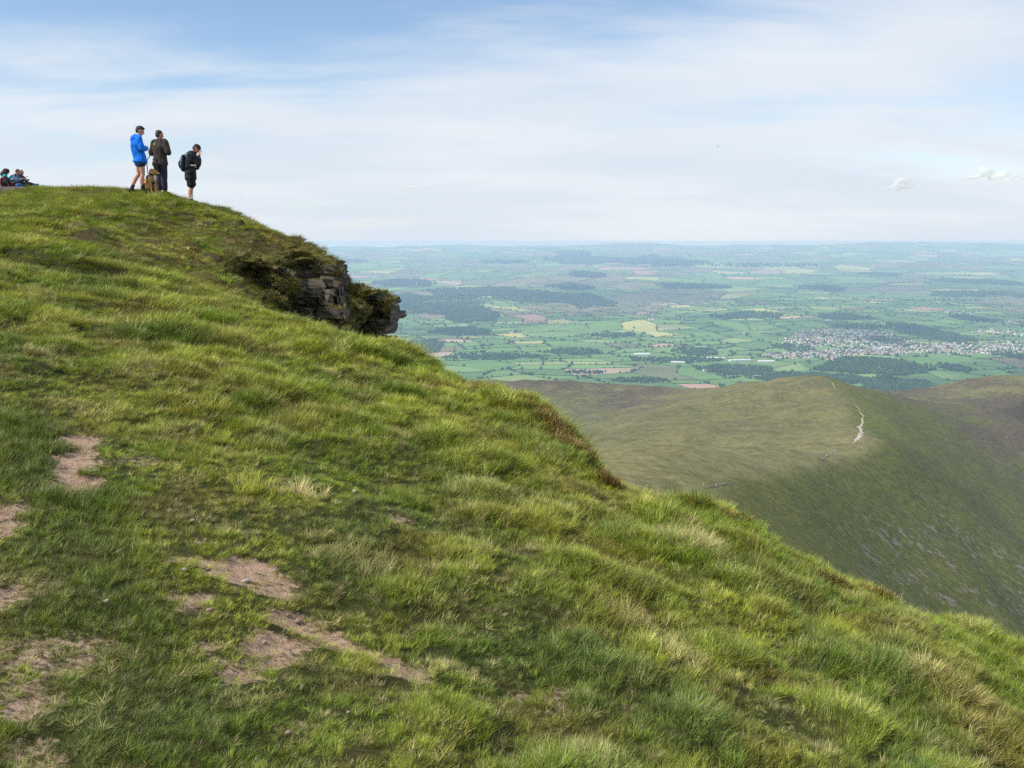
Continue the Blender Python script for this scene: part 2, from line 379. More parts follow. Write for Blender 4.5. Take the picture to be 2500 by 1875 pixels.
def mid_z(x, y):
    z = mid_base(x, y)
    a = sstep(350, 900, y)
    g = 4.0*fbm(x/80, y/110, 4) + 9.0*fbm(x/230+9, y/300, 2) - 7.0*np.abs(fbm((x*0.9-y*0.45)/120, (y+x*0.4)/420, 3, ox=3))*sstep(700, 1200, y)
    z = z + a*g*0.8 - 45*sstep(3250, 3700, y)
    return np.minimum(z, -48 - 0.12*np.minimum(np.maximum(y-40, 0), 900))
def ridge_terrain():
    xs = axis((-700, -60, 40), (-60, 1500, 9), (1500, 2700, 40)); ys = axis((40, 500, 25), (500, 2700, 9), (2700, 3800, 40))
    X, Y = np.meshgrid(xs, ys); Z = mid_z(X, Y)
    gy, gx = np.gradient(Z); dx = np.gradient(X, axis=1); dy = np.gradient(Y, axis=0); gx = gx/dx; gy = gy/dy
    steep = np.sqrt(gx*gx+gy*gy)
    t = MT('moorland'); c = t.coord()
    n0 = t.noise(c, 0.0045, 4, 0.55); n1 = t.noise(c, 0.02, 5, 0.62); n2 = t.noise(c, 0.11, 5, 0.7); n3 = t.noise(t.coord(sca=(0.5, 1.2, 2.0), rot=(0, 0, 0.7)), 0.09, 4, 0.6)
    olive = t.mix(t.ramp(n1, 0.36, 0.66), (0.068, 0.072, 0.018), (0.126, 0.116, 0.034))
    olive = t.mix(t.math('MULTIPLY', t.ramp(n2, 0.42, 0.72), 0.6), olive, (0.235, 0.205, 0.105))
    green = t.mix(t.ramp(n2, 0.35, 0.65), (0.046, 0.055, 0.005), (0.094, 0.104, 0.011))  # green of the right flank, darkened so the colour carries its shade
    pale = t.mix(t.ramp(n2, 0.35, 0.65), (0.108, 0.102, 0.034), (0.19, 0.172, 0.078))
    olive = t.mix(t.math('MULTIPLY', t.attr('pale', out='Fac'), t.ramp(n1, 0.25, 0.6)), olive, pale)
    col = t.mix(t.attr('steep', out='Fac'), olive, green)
    heath = t.mix(t.ramp(n2, 0.35, 0.65), (0.046, 0.034, 0.020), (0.095, 0.070, 0.040))
    hm = t.math('MULTIPLY', t.attr('heath', out='Fac'), t.ramp(t.math('ADD', n0, t.math('MULTIPLY', n3, 0.55)), 0.66, 0.80))
    col = t.mix(hm, col, heath)
    scree = t.mix(t.ramp(n2, 0.3, 0.7), (0.10, 0.09, 0.085), (0.19, 0.17, 0.165))
    sm = t.math('MULTIPLY', t.attr('scree', out='Fac'), t.ramp(t.math('ADD', n2, t.math('MULTIPLY', n1, 0.6)), 0.87, 0.95))
    col = t.mix(sm, col, scree)
    n5 = t.noise(c, 0.55, 3, 0.7); col = t.mix(t.math('MULTIPLY', t.ramp(n5, 0.40, 0.66), 0.45), col, t.mix(0.6, col, (0.24, 0.21, 0.10))); col = t.mix(t.math('MULTIPLY', t.ramp(n5, 0.46, 0.34), 0.5), col, t.mix(0.6, col, (0.02, 0.025, 0.008)))
    m = t.bsdf(col, 0.95, 0.05, t.bump(t.math('ADD', n2, n3), 0.40, 2.0))
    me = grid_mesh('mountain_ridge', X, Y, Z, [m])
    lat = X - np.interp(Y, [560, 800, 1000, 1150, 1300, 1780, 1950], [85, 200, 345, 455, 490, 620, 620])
    st = sstep(-12, 24, lat + 8*fbm(X/60, Y/60, 3))*sstep(2150, 1900, Y)*sstep(430, 300, lat)  # mask of the right flank, where the shaded green is painted
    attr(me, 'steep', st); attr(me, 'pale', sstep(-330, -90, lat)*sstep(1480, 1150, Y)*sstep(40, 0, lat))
    heath = np.maximum(1.25*sstep(1900, 2150, Y)*sstep(460, 330, X), sstep(1400, 1700, Y)*sstep(740, 840, X))
    attr(me, 'heath', np.clip(heath + 0.0, 0, 1))
    scr = sstep(60, 110, lat)*sstep(1150, 950, Y)
    attr(me, 'scree', scr)
    tag(link(bpy.data.objects.new('mountain_ridge', me)), 'olive moorland ridge running away from the summit slope', None, kind='structure')
    # trodden path along the crest: a draped ribbon
    pt = MT('path stone and mud'); c = pt.coord(); pn = pt.noise(c, 0.4, 4); pm = pt.bsdf(pt.mix(pt.ramp(pn, 0.35, 0.65), (0.26, 0.20, 0.15), (0.46, 0.40, 0.34)), 0.95, 0.1)
    def hit_mid(px, py):
        lx, lz = ray(px, py)
        d = np.arange(450, 2600, 2.0); z = CAM_Z + lz*d; g = mid_z(lx*d, d)
        k = np.argmax(g > z)
        return (float(lx*d[k]), float(d[k]))
    for px in ([(2030,934,1.0),(2034,940,2.6),(2040,948,1.0)], [(2084,986,0.6),(2098,1002,1.0),(2106,1016,2.2),(2107,1030,6),(2097,1044,9),(2105,1056,8),(2098,1068,10),(2088,1080,4),(2076,1086,1.0)],
               [(2050,1096,0.7),(2036,1102,2.4),(2020,1112,2.4),(2006,1126,0.8)], [(1790,1180,0.6),(1765,1184,1.0),(1740,1188,1.0),(1715,1192,0.7)]):
        P = [(*hit_mid(a, b), wd) for a, b, wd in px]; pts = []
        for a, b in zip(P[:-1], P[1:]):
            for k in range(8):
                f = k/8; pts.append((a[0]+(b[0]-a[0])*f, a[1]+(b[1]-a[1])*f, a[2]+(b[2]-a[2])*f))
        pts.append(P[-1]); A = np.array(pts); A[:, 0] += 2.0*fbm(A[:, 1]/17, A[:, 0]/17, 2)
        tg = np.gradient(A[:, :2], axis=0); tg /= np.linalg.norm(tg, axis=1)[:, None]+1e-9; nr = np.c_[-tg[:, 1], tg[:, 0]]
        V = []; wv = A[:, 2]*0.62*(1+0.6*noise2(np.arange(len(A))*0.6, 3.3))
        for s in (-1, -0.33, 0.33, 1):
            xy = A[:, :2] + nr*(wv*s*0.5)[:, None]; V.append(np.c_[xy, mid_z(xy[:, 0], xy[:, 1]) + (0.9 if abs(s) < 0.5 else 0.25)])
        V = np.concatenate(V); n = len(A); q = []
        for r in range(3):
            i = np.arange(n-1) + r*n; q.append(np.stack([i, i+1, i+1+n, i+n], 1))
        tag(link(bpy.data.objects.new('footpath', np_mesh('footpath', V, quads=np.concatenate(q), mats=[pm]))), 'pale worn footpath along the ridge crest', None, kind='structure')
ridge_terrain()
# ------------------------------------------------------------------ the valley: fields, hedges, woods, town
_hz = at(2200, 600, 30000)
def zv(x, y):
    x = np.asarray(x, float); y = np.asarray(y, float)
    b = -720 + 40*sstep(6500, 10000, y) + 465*sstep(9000, 36500, y)
    a = 6 + 46*sstep(5500, 12000, y) + 38*sstep(15000, 27000, y)
    z = b + a*fbm(x/3100+4.2, y/2300+1.7, 4, 0.45)
    for px, py, d, rx, ry, h in ((1560,760,8000,620,420,55),(2180,595,33500,2900,2500,215),(2420,595,33000,1800,2200,120),(1050,595,34000,2500,2500,50),(1600,595,34500,3800,2500,90),(1880,595,30000,1500,2000,50),(1650,640,15500,2400,900,45),(1100,650,13000,1600,800,35),(2130,830,5600,420,300,45)):
        cx = ray(px, py)[0]*d; z = z + h*np.exp(-((x-cx)/rx)**2 - ((y-d)/ry)**2)
    return np.where(z > -60, -60 + 40*np.tanh((z+60)/40), z)
def ground_at(px, py):
    lx, lz = ray(px, py); d = 3300.0
    while d < 36000:
        if CAM_Z + lz*d <= float(zv(lx*d, d)): break
        d *= 1.003
    return float(lx*d), d
PASTURE = [(0.090,0.190,0.040),(0.105,0.215,0.045),(0.080,0.165,0.040),(0.125,0.235,0.055),(0.145,0.245,0.065),(0.070,0.145,0.036),(0.190,0.270,0.080),(0.110,0.20,0.05),(0.095,0.2,0.045)]
PLOUGH = [(0.42,0.25,0.18),(0.36,0.21,0.15),(0.40,0.29,0.20)]
HAY = [(0.36,0.37,0.12),(0.28,0.32,0.11)]
ROUGH = [(0.17,0.15,0.08),(0.12,0.13,0.06)]
hedge_seg = []; hedge_tree = []
def field_block(y0, y1, s, ox, sub, dz, rot, wlo, whi, hedges):
    rng = np.random.default_rng(int(s)); V = []; Q = []; C = []; nv = 0
    n = int(y1*1.4/s); cs, sn = math.cos(rot), math.sin(rot)
    I, J = np.meshgrid(np.arange(-n, n+1), np.arange(-n, n+1), indexing='ij')
    jx = rng.uniform(-0.33, 0.33, I.shape); jy = rng.uniform(-0.33, 0.33, I.shape)
    gx = (I+jx)*s*1.25; gy = (J+jy)*s
    X = cs*gx - sn*gy + ox; Y = sn*gx + cs*gy + (y0+y1)/2
    wx = 0.9*s*fbm(X/(s*7), Y/(s*7), 2); wy = 0.9*s*fbm(X/(s*7)+31, Y/(s*7), 2); X = X+wx; Y = Y+wy
    ok = (Y > y0) & (Y < y1) & (X > wlo*Y-600) & (X < whi*Y+600)
    cols = {}
    for i in range(2*n):
        for j in range(2*n):
            if not (ok[i, j] or ok[i+1, j] or ok[i, j+1] or ok[i+1, j+1]): continue
            r = rng.random(); yc = Y[i, j]; xc = X[i, j]
            rough = float(fbm(xc/2600+5, yc/2600, 2))
            if (i, j-1) in cols and rng.random() < 0.27: c = cols[(i, j-1)]
            elif r < 0.030: c = PLOUGH[rng.integers(3)]
            elif r < 0.085: c = HAY[rng.integers(2)]
            elif (yc > 9000 and rough > 0.10) or r < 0.12: c = ROUGH[rng.integers(2)]
            else: c = PASTURE[rng.integers(len(PASTURE))]
            cols[(i, j)] = c
            a = np.linspace(0, 1, sub+1); A, B = np.meshgrid(a, a)
            x = (1-A)*(1-B)*X[i,j] + A*(1-B)*X[i+1,j] + (1-A)*B*X[i,j+1] + A*B*X[i+1,j+1]
            y = (1-A)*(1-B)*Y[i,j] + A*(1-B)*Y[i+1,j] + (1-A)*B*Y[i,j+1] + A*B*Y[i+1,j+1]
            V.append(np.stack([x, y], -1).reshape(-1, 2))
            k = (np.arange(sub)[:, None]*(sub+1) + np.arange(sub)[None]).ravel() + nv
            Q.append(np.stack([k, k+1, k+sub+2, k+sub+1], 1)); C.append(np.tile(np.array(c)*rng.uniform(0.9, 1.1), (sub*sub, 1))); nv += (sub+1)**2
            if hedges:
                if (i, j-1) in cols and cols[(i, j-1)] is c: pass
                else: hedge_seg.append((X[i,j], Y[i,j], X[i+1,j], Y[i+1,j]))
                if rng.random() < 0.9: hedge_seg.append((X[i,j], Y[i,j], X[i,j+1], Y[i,j+1]))
    V = np.concatenate(V); V = np.c_[V, zv(V[:, 0], V[:, 1]) + dz]; Q = np.concatenate(Q); C = np.concatenate(C)
    return V, Q, C
def valley_floor():
    V1, Q1, C1 = field_block(2700, 11200, 205.0, 900, 3, 0.0, 0.32, -0.42, 0.72, True)
    V2, Q2, C2 = field_block(10900, 37500, 470.0, 2000, 3, -4.0, -0.25, -0.5, 0.8, True)
    V = np.concatenate([V1, V2]); Q = np.concatenate([Q1, Q2+len(V1)]); C = np.concatenate([C1, C2])
    t = MT('farmland'); c = t.coord(); n1 = t.noise(c, 0.004, 5, 0.6); n2 = t.noise(c, 0.03, 4, 0.6)
    fc = t.mix(1.0, t.mix(0.15, t.attr('field'), (0.085, 0.115, 0.050)), (1.14, 1.10, 1.20), 'MULTIPLY')
    col = t.mix(t.math('MULTIPLY', t.ramp(n2, 0.4, 0.7), 0.35), fc, t.mix(0.5, fc, (0.16, 0.20, 0.07)))
    col = t.mix(t.math('MULTIPLY', t.ramp(n1, 0.52, 0.7), 0.45), col, (0.075, 0.13, 0.035))
    m = t.bsdf(col, 0.95, 0.05)
    me = np_mesh('valley_floor', V, quads=Q, mats=[m], smooth=True)
    attr(me, 'field', np.c_[C, np.ones(len(C))], 'FLOAT_COLOR', 'FACE')
    tag(link(bpy.data.objects.new('valley_floor', me)), 'patchwork of green fields on the valley floor', None, kind='structure')
valley_floor()

def leaf_mat(name, a, b):
    t = MT(name); c = t.coord('Object'); n1 = t.noise(c, 0.35, 4, 0.65); n2 = t.noise(c, 0.01, 3)
    col = t.mix(t.ramp(n1, 0.35, 0.65), a, b); col = t.mix(t.math('MULTIPLY', t.ramp(n2, 0.4, 0.62), 0.5), col, tuple(x*1.3 for x in b))
    return t.bsdf(col, 0.9, 0.1, t.bump(n1, 0.7, 1.0))
M_leaf = leaf_mat('broadleaf foliage', (0.016, 0.036, 0.012), (0.042, 0.078, 0.022))
M_conif = leaf_mat('conifer foliage', (0.014, 0.032, 0.016), (0.034, 0.060, 0.024))
M_bark = plain('bark', (0.075, 0.055, 0.04), 0.9, scale=3)
_t = (1+5**.5)/2
ICO_V = np.array([(-1,_t,0),(1,_t,0),(-1,-_t,0),(1,-_t,0),(0,-1,_t),(0,1,_t),(0,-1,-_t),(0,1,-_t),(_t,0,-1),(_t,0,1),(-_t,0,-1),(-_t,0,1)])/math.hypot(1,_t)
ICO_F = np.array([(0,11,5),(0,5,1),(0,1,7),(0,7,10),(0,10,11),(1,5,9),(5,11,4),(11,10,2),(10,7,6),(7,1,8),(3,9,4),(3,4,2),(3,2,6),(3,6,8),(3,8,9),(4,9,5),(2,4,11),(6,2,10),(8,6,7),(9,8,1)])
def lumps(name, pos, rad, mat, seed=0, squash=0.85, label=None, kind='stuff'):
    """many jittered leafy lumps in one mesh: a mass of trees too far away to count"""
    rng = np.random.default_rng(seed); n = len(pos); pos = np.asarray(pos, float); rad = np.asarray(rad, float)
    R = rng.uniform(0.72, 1.25, (n, 12, 1)); a = rng.uniform(0, 6.28, n); ca, sa = np.cos(a), np.sin(a)
    v = ICO_V[None]*R; x = v[..., 0]*ca[:, None] - v[..., 1]*sa[:, None]; y = v[..., 0]*sa[:, None] + v[..., 1]*ca[:, None]
    v = np.stack([x, y, v[..., 2]*squash], -1)*rad[:, None, None] + pos[:, None]
    f = (ICO_F[None] + (np.arange(n)*12)[:, None, None]).reshape(-1, 3)
    o = link(bpy.data.objects.new(name, np_mesh(name, v.reshape(-1, 3), tris=f, mats=[mat], smooth=False)))
    return tag(o, label, None, kind=kind)
def make_tree_mesh(name, seed, conifer=False, low=False):
    """a tree about 1 unit high: tapered trunk with limbs, crown of leafy clumps with gaps"""
    rng = np.random.default_rng(seed); bm = bmesh.new()
    def cone(p, q, r0, r1):
        d = Vector(q)-Vector(p); M = Matrix.Translation((Vector(p)+Vector(q))/2) @ d.to_track_quat('Z', 'Y').to_matrix().to_4x4()
        bmesh.ops.create_cone(bm, segments=5, radius1=r0, radius2=r1, depth=d.length, matrix=M)
    cone((0,0,-0.03), (0.01,0,0.55), 0.035, 0.018)
    for k in range(4):
        a = k*1.6 + rng.uniform(0, 0.6); cone((0,0,0.25+0.06*k), (0.2*math.cos(a), 0.2*math.sin(a), 0.48+0.06*k), 0.014, 0.006)
    for f in bm.faces: f.material_index = 0
    nb = len(bm.faces)
    for k in range(7 if low else 16):
        if conifer:
            h = 0.2 + 0.78*k/15; r = 0.2*(1.05-h)+0.02; a = k*2.4; p = (r*0.6*math.cos(a), r*0.6*math.sin(a), h); s = r*0.9+0.02
        else:
            a = rng.uniform(0, 6.28); h = rng.uniform(0.34, 0.86); rr = 0.30*math.sqrt(max(0.05, 1-((h-0.58)/0.34)**2))*rng.uniform(0.3, 1)
            p = (rr*math.cos(a), rr*math.sin(a), h); s = rng.uniform(0.11, 0.19)
        M = Matrix.Translation(p) @ Matrix.Rotation(rng.uniform(0, 6), 4, 'Z') @ Matrix.Diagonal((s, s, s*0.8, 1))
        r = bmesh.ops.create_icosphere(bm, subdivisions=1, radius=1, matrix=M)
        for v in r['verts']: v.co += Vector(rng.normal(0, 0.028, 3))
    bm.faces.ensure_lookup_table()
    for f in bm.faces[nb:]: f.material_index = 1
    me = bpy.data.meshes.new(name); bm.to_mesh(me); bm.free()
    me.materials.append(M_bark); me.materials.append(M_conif if conifer else M_leaf); return me
TREES = [make_tree_mesh('tree', 40+k) for k in range(6)] + [make_tree_mesh('tree', 60+k, True) for k in range(2)]

def hedges():
    rng = np.random.default_rng(3); V = []; Q = []; nv = 0
    for (x0, y0, x1, y1) in hedge_seg:
        far = y0 > 11000; L = math.hypot(x1-x0, y1-y0)
        if not (-0.34*y0-300 < x0 < 0.66*y0+300): continue
        n = 5 if far else 8; t = np.linspace(0, 1, n+1); cx = x0+(x1-x0)*t; cyy = y0+(y1-y0)*t
        nx, ny = -(y1-y0)/L, (x1-x0)/L; wd = (3.6 if far else 2.3)*rng.uniform(0.6, 1.4); h = (3.6 if far else 2.4)*rng.uniform(0.5, 1.6, n+1)*rng.uniform(0.7, 1.3)
        cx = cx + rng.normal(0, 2.0, n+1); z = zv(cx, cyy) + (-4 if far else 0)
        V.append(np.concatenate([np.c_[cx-nx*wd, cyy-ny*wd, z-3], np.c_[cx-nx*wd*0.6, cyy-ny*wd*0.6, z+h], np.c_[cx+nx*wd*0.6, cyy+ny*wd*0.6, z+h*0.95], np.c_[cx+nx*wd, cyy+ny*wd, z-3]]))
        i = np.arange(n) + nv; m = n+1
        for r in range(3): Q.append(np.stack([i+r*m, i+1+r*m, i+1+(r+1)*m, i+(r+1)*m], 1))
        nv += 4*m
        for k in range(rng.poisson(3.2 if not far else 1.8)):
            f = rng.random(); hedge_tree.append((x0+(x1-x0)*f + rng.normal(0, 3), y0+(y1-y0)*f))
    o = link(bpy.data.objects.new('hedgerows', np_mesh('hedgerows', np.concatenate(V), quads=np.concatenate(Q), mats=[M_leaf])))
    tag(o, 'dark hedge lines dividing the valley fields', None, kind='stuff')
hedges()

# woods: pixel centre, half width, half height in the photograph, spacing, tree radius, conifer?
WOODS = [(2120,895,130,22,13,7.5,0),(2200,945,95,22,13,7.5,0),(1960,925,130,14,15,7,0),(2060,955,70,8,14,6,0),(1800,905,90,12,16,7,0),(1700,860,60,10,22,7,0),
 (2270,815,60,24,20,8,0),(2170,835,34,12,20,7,0),(1940,850,45,10,22,6,0),(2330,900,40,9,16,6,0),(2480,870,40,10,22,7,0),(2380,780,50,8,26,8,0),
 (1070,745,110,24,22,9,0),(1150,770,70,18,22,8,0),(980,730,80,14,26,9,0),(1130,810,70,10,20,7,0),(1020,850,60,18,18,7,0),(1210,872,110,7,18,7,0),(1400,860,70,7,20,7,0),
 (1300,725,100,14,32,11,0),(1420,735,75,16,30,10,0),(1600,640,105,13,70,26,1),(1500,638,150,5,80,26,1),(1390,700,55,8,40,13,1),(1400,620,40,5,120,30,1),(990,692,70,8,48,15,1),
 (960,690,45,5,48,15,1),(1170,715,120,10,40,13,0),(1430,672,40,7,60,18,1),(2010,705,40,8,36,12,1),(1850,770,55,8,28,9,0),(1780,775,50,6,30,9,0),(2060,775,70,7,28,9,0),(2400,690,80,8,45,14,0),(2350,720,70,8,40,12,0),
 (2470,720,40,8,40,12,0),(2100,800,70,6,26,8,0),(1650,880,120,6,22,7,0),(1560,930,70,6,15,6,0),(1500,820,60,6,26,8,0),(1870,650,150,3,120,26,1),(2150,670,50,4,70,18,0),(1700,700,80,5,50,14,0),(1230,640,60,4,80,22,1),
 (850,640,50,4,90,22,1),(1020,590,60,3,160,32,1),(900,770,50,20,24,9,0),(2330,985,30,6,14,6,0),(1430,910,50,4,16,6,0)]
wood_near = []
def woods():
    rng = np.random.default_rng(5); pos = {0: [], 1: []}; rad = {0: [], 1: []}
    for px, py, hw, hh, sp, r, con in WOODS:
        cx, cy0 = ground_at(px, py); _, ya = ground_at(px, py+hh); _, yb = ground_at(px, max(py-hh, 601))
        a = hw/F_PX*cy0; b0 = max(cy0-ya, 25); b1 = max(min(yb-cy0, 2500), 25)
        n = int(min(1800, math.pi*a*(b0+b1)/2/(sp*sp)))
        n = max(n, 20)
        th = rng.uniform(0, 6.283, n); rr = np.sqrt(rng.uniform(0, 1, n))
        e = 1 + 0.35*noise2(np.cos(th)*2+px, np.sin(th)*2+py)
        x = cx + a*rr*e*np.cos(th); y = cy0 + np.where(np.sin(th) > 0, b1, b0)*rr*e*np.sin(th)
        R = r*rng.uniform(0.65, 1.3, n)
        for k in range(n): pos[con].append((x[k], y[k], float(0))); rad[con].append(R[k])
    rest = []
    for con in (0, 1):
        P = np.array(pos[con]); R = np.array(rad[con]); P[:, 2] = zv(P[:, 0], P[:, 1])
        if con == 0:
            near = P[:, 1] < 5600; idx = np.where(near)[0]; rng.shuffle(idx); take = idx[:110]
            for k in take: wood_near.append((P[k, 0], P[k, 1], R[k]*2.4))
            keep = np.ones(len(P), bool); keep[take] = False; P = P[keep]; R = R[keep]
        lo = P + np.c_[np.zeros(len(P)), np.zeros(len(P)), R*0.75]
        x2 = lo + np.c_[rng.normal(0, 0.5, len(P))*R, rng.normal(0, 0.5, len(P))*R, R*0.75]
        lumps('conifer_plantation' if con else 'woodland', np.concatenate([lo, x2]), np.concatenate([R, R*0.65]), M_conif if con else M_leaf, 8+con,
              1.0, 'dark blue-green conifer plantations on the far hills' if con else 'far-off broadleaf woods filling the valley')
woods()

def valley_trees():
    rng = np.random.default_rng(9)
    H = [h for h in hedge_tree if 3300 < h[1] and -0.25*h[1]-100 < h[0] < 0.60*h[1]+100]
    T = [(x, y, rng.uniform(10, 21), 'hedge') for x, y in H if y < 7000]
    T += [(x, y, s, 'wood') for x, y, s in wood_near]
    # single trees that stand out in the photograph
    spec = [(1190,835),(1253,840),(1125,822),(1157,850),(1110,856),(1250,880),(1325,892),(1610,812),(1625,840),(1645,836),(1548,803),(1370,795),(1362,790),(1318,791),(1380,800),(1910,880),(1975,890),(1940,893),(1780,760),(1726,823),(2235,905),(2250,900),(1300,872),(1362,871),(1400,870),(1440,873)]
    S = []
    for a, b in spec:
        x, y = ground_at(a, b); S.append((x, y, rng.uniform(15, 22), 'field'))
    hd = sorted([t for t in T if t[3] == 'hedge'], key=lambda t: t[1]/t[2])
    n_h = 300 - len(S) - len(wood_near)
    single = S + [t for t in T if t[3] == 'wood'] + hd[:n_h]
    lab = {'hedge': ('round green tree growing in a hedge line of the valley fields', 'trees in the valley hedge lines'),
           'wood': ('leafy tree crown standing within the woods below the town', 'trees of the near valley woods'),
           'field': ('dark round tree standing alone in a pale valley field', 'lone trees in the valley fields')}
    for k, (x, y, s, kd) in enumerate(single):
        o = bpy.data.objects.new('tree', TREES[rng.integers(6)]); COL.objects.link(o)
        o.location = (x, y, float(zv(x, y))-0.5); o.rotation_euler = (0, 0, rng.uniform(0, 6.28)); q = rng.uniform(0.95, 1.35); o.scale = (s*q, s*q, s)
        tag(o, lab[kd][0], 'tree', lab[kd][1])
    rest = [t for t in hd[n_h:]] + [(x, y, rng.uniform(11, 19), 'h') for x, y in H if y >= 7000]
    P = np.array([(x, y) for x, y, s, kd in rest]); R = np.array([s for _, _, s, _ in rest])*0.5*(1+0.5*sstep(9000, 20000, P[:, 1]))
    lumps('hedgerow_trees', np.c_[P, zv(P[:, 0], P[:, 1]) + R*0.8], R, M_leaf, 21, 0.95, 'countless small far-off trees dotted along hedges')
valley_trees()

# ------------------------------------------------------------------ buildings
WALLS = [plain('white render', (0.74, 0.72, 0.68), 0.85, scale=0.5), plain('cream render', (0.66, 0.60, 0.50), 0.85, scale=0.5), plain('grey stone wall', (0.36, 0.33, 0.30), 0.9, scale=0.8), plain('brick wall', (0.36, 0.20, 0.15), 0.9, scale=0.8)]
ROOFS = [plain('slate roof', (0.16, 0.165, 0.185), 0.6, 0.4, scale=0.6), plain('pale slate roof', (0.34, 0.33, 0.34), 0.6, 0.4, scale=0.6), plain('tile roof', (0.33, 0.18, 0.13), 0.8, scale=0.6)]
M_shed = plain('white metal roofing', (0.58, 0.59, 0.60), 0.5, 0.4, scale=0.2)
M_pane = plain('window glass', (0.05, 0.06, 0.075), 0.15, 0.5, scale=1)
def house_geo(L, W, H, R, chim=True):
    """walls with gables, pitched roof with eaves, chimney: vertices, quads, tris, material per face"""
    a, b = L/2, W/2; e = 0.5
    V = [(-a,-b,-2),(a,-b,-2),(a,b,-2),(-a,b,-2),(-a,-b,H),(a,-b,H),(a,b,H),(-a,b,H),(-a,0,H+R),(a,0,H+R),
         (-a-e,-b-e,H-0.3),(a+e,-b-e,H-0.3),(a+e,0,H+R+0.15),(-a-e,0,H+R+0.15),(a+e,b+e,H-0.3),(-a-e,b+e,H-0.3)]
    Q = [(0,1,5,4),(1,2,6,5),(2,3,7,6),(3,0,4,7),(10,11,12,13),(13,12,14,15)]; mi = [0,0,0,0,1,1]
    if chim:
        c = len(V); x = a*0.7
        for z in (H+R*0.5, H+R+1.3): V += [(x-.4,-.4,z),(x+.4,-.4,z),(x+.4,.4,z),(x-.4,.4,z)]
        Q += [(c,c+1,c+5,c+4),(c+1,c+2,c+6,c+5),(c+2,c+3,c+7,c+6),(c+3,c,c+4,c+7),(c+4,c+5,c+6,c+7)]; mi += [0]*5
    T = [(5,6,9),(7,4,8)]; mi += [0, 0]
    return np.array(V, float), np.array(Q), np.array(T), mi
def house_mesh(k, L, W, H, R):
    V, Q, T, mi = house_geo(L, W, H, R)
    return np_mesh('house', V, quads=Q, tris=T, mats=[WALLS[k % 4 if k % 7 else 0], ROOFS[k % 3]], mat_idx=mi)
HM = [house_mesh(k, *s) for k, s in enumerate([(12,8,5.5,3),(10,8,5.2,3),(18,8,5.5,3),(9,7,5,2.6),(26,9,5.5,3),(14,9,6,3.2),(11,8,5.3,3),(20,10,6.5,3.5),(30,9,5.6,2.8),(13,8,5,3),(16,9,6,3)])]
def town():
    rng = np.random.default_rng(13); sp = []
    # rows of houses following curving streets, pixel regions of the town in the photograph
    for px, py, hw, hh, n in ((2060,820,120,16,430),(1990,832,80,14,200),(2130,838,110,14,260),(2240,850,110,12,260),(2360,852,120,14,300),(1950,868,90,7,200),(2060,862,90,8,160),(2470,850,50,16,120),
                              (2000,812,50,7,60),(2320,760,30,5,26),(2370,764,35,3,16),(2440,788,45,5,40),(2420,810,50,5,45),(2470,815,40,6,30),(2150,860,60,8,120)):
        for k in range(n):
            th = rng.uniform(0, 6.28); r = math.sqrt(rng.random()); a = px+hw*r*math.cos(th); b = py+hh*r*math.sin(th)
            sp.append((a, b))
    pts = []
    for a, b in sp:
        lx, lz = ray(a, b); d = (-722-CAM_Z)/float(lz)
        for _ in range(5): d = (float(zv(lx*d, d))-CAM_Z)/float(lz)
        x, y = float(lx)*d, d; st = 62.0      # snap to street lines
        ang = 0.35 + 0.5*float(noise2(x/700, y/700)); u = x*math.cos(ang)+y*math.sin(ang); v = -x*math.sin(ang)+y*math.cos(ang)
        v = round(v/st)*st + rng.choice((-14, 14)); u = round(u/15)*15
        pts.append((u*math.cos(ang)-v*math.sin(ang), u*math.sin(ang)+v*math.cos(ang), ang + (0 if rng.random() < 0.8 else math.pi/2)))
    pts.sort(key=lambda p: p[1]); seen = []; used = set()
    for p in pts:
        key = (round(p[0]/11), round(p[1]/11))
        if key in used: continue
        used.add(key); seen.append(p)
    idx = np.arange(len(seen)); single = set(idx[:300].tolist())
    bV = {}; 
    for k, (x, y, a) in enumerate(seen):
        m = int(rng.integers(len(HM))); z = float(zv(x, y))
        if k in single:
            o = bpy.data.objects.new('house', HM[m]); COL.objects.link(o); o.location = (x, y, z); o.rotation_euler = (0, 0, a)
            tag(o, 'small pale house in the nearer streets of the valley town', 'house', 'houses in the nearer streets of the town')
        else: bV.setdefault(m, []).append((x, y, z, a))
    AV = []; AQ = []; AT = []; MQ = []; MTR = []; nv = 0; mats = WALLS + ROOFS
    for m, lst in bV.items():
        me = HM[m]; V = np.array([v.co for v in me.vertices]); F = [(tuple(p.vertices), p.material_index) for p in me.polygons]
        wi = mats.index(me.materials[0]); ri = mats.index(me.materials[1])
        for x, y, z, a in lst:
            c, s = math.cos(a), math.sin(a); AV.append(np.c_[V[:, 0]*c-V[:, 1]*s+x, V[:, 0]*s+V[:, 1]*c+y, V[:, 2]+z])
            for f, mi in F:
                (AQ if len(f) == 4 else AT).append([i+nv for i in f]); (MQ if len(f) == 4 else MTR).append(wi if mi == 0 else ri)
            nv += len(V)
    o = link(bpy.data.objects.new('town_houses', np_mesh('town_houses', np.concatenate(AV), quads=np.array(AQ), tris=np.array(AT), mats=mats, mat_idx=MQ+MTR)))
    tag(o, 'mass of pale houses of the far valley town', None, kind='stuff')
    # trees between the houses
    P = [(x+rng.normal(0, 25), y+rng.normal(0, 25)) for x, y, a in seen if rng.random() < 0.6]; P = np.array(P); R = rng.uniform(3.5, 8, len(P))
    lumps('garden_trees', np.c_[P, zv(P[:, 0], P[:, 1])+R*0.8], R, M_leaf, 31, 1.0, 'small dark trees between the town houses')
town()
